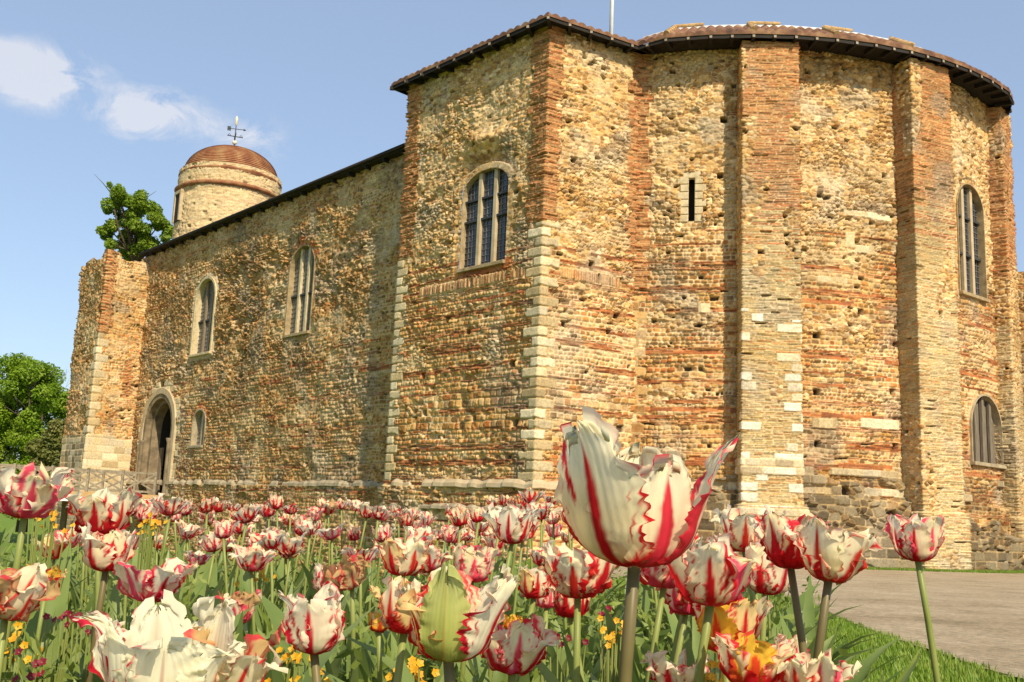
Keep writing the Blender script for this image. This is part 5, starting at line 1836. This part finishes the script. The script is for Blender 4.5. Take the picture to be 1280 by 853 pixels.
nr = lr.normal(size=(len(k), 3)) * .7 + np.array([0, 0, .8]); nr /= np.linalg.norm(nr, axis=1, keepdims=True)
t_ = np.cross(nr, lr.normal(size=(len(k), 3))); t_ /= np.linalg.norm(t_, axis=1, keepdims=True)
b_ = np.cross(nr, t_)
s_ = lr.uniform(.004, .012, len(k))[:, None]
P = np.stack([c - t_ * s_ * 1.6, c - b_ * s_ * .6, c + t_ * s_ * 1.6, c + b_ * s_ * .6], 1).reshape(-1, 3)
o = link('bedding_foliage', np_mesh('bedding_foliage', P, np.arange(len(k))[:, None] * 4 + np.array([[0, 1, 2, 3]]), smooth=False), M['weed'])
set_props(o, kind='stuff')
blades('bed_grass', bed_points(12000, .9), .15, .42, .003, M['weed'])

# small yellow and crimson bedding flowers
M['yellow_petal'] = leaf_mat('yellow petals', [(.3, (.70, .30, .01)), (.7, (.80, .46, .02))], .3, 30)
M['crimson_petal'] = leaf_mat('crimson petals', [(.3, (.12, .004, .015)), (.7, (.28, .008, .03))], .3, 30)
def posy(x, y, d, mat, label, cat, name, n=16, spread=.018, r=.0058):
    p = at_d(x, y, d)
    g = float(gz(p[0], p[1]))
    t = empty(name, (p[0], p[1], g)); set_props(t, label, cat)
    rr = random.Random(int(x * 7 + y))
    mm = MB(); st = MB()
    for k in range(n):
        c = p + np.array([rr.gauss(0, spread), rr.gauss(0, spread), rr.gauss(0, spread * .7)])
        st.tube([(p[0], p[1], g), (c[0] * .5 + p[0] * .5, c[1] * .5 + p[1] * .5, (c[2] + g) / 2), c], .0014, 5)
        nrm = np.array([rr.uniform(-.6, .6), -.9, rr.uniform(.1, 1)]); nrm /= np.linalg.norm(nrm)
        u_ = np.cross(nrm, (0, 0, 1)); u_ /= np.linalg.norm(u_); w_ = np.cross(nrm, u_)
        for q in range(5):
            a = 2 * math.pi * q / 5 + rr.uniform(-.2, .2)
            d1 = u_ * math.cos(a) + w_ * math.sin(a); d2 = u_ * -math.sin(a) + w_ * math.cos(a)
            mm.add([c, c + d1 * r * .6 - d2 * r * .5 + nrm * r * .2, c + d1 * r * 1.1 + nrm * r * .35, c + d1 * r * .6 + d2 * r * .5 + nrm * r * .2], [(0, 1, 2, 3)])
    st.build('stem', M['stem'], t)
    mm.build('blossom', mat, t)
for (x, y, d, lab) in ((355, 812, 1.5, 'cluster of small yellow flowers left of the striped cup tulip'), (378, 842, 1.35, 'yellow flower cluster at the bottom edge under the striped cup tulip'), (188, 655, 2.0, 'small yellow flowers low behind the tousled red tulip'),
                       (520, 842, 1.3, 'yellow blossoms at the foot of the green petalled tulip'), (322, 722, 2.2, 'small yellow blossoms among the leaves below the hall wall'), (890, 838, 1.3, 'orange yellow blossoms under the red and yellow tulip'),
                       (12, 805, 1.3, 'yellow blossoms in the lower left corner'), (60, 645, 1.9, 'yellow flower cluster behind the white tulip at the left edge'), (765, 790, 1.7, 'tiny yellow blossoms left of the thickest stem')):
    posy(x, y, d, M['yellow_petal'], lab, 'flowers', 'yellow_flowers')
for (x, y, d, lab) in ((78, 770, 1.5, 'tiny crimson flowers low beside the little yellow tulip'), (108, 782, 1.45, 'dark red blossoms left of the wide open white tulip'), (762, 768, 1.8, 'tiny crimson blossoms left of the thickest stem'), (40, 830, 1.2, 'dark crimson blossoms at the lower left among the leaves'), (705, 800, 1.6, 'small crimson flowers under the small crimson tulip')):
    posy(x, y, d, M['crimson_petal'], lab, 'flowers', 'crimson_flowers', 6, .013, .0055)
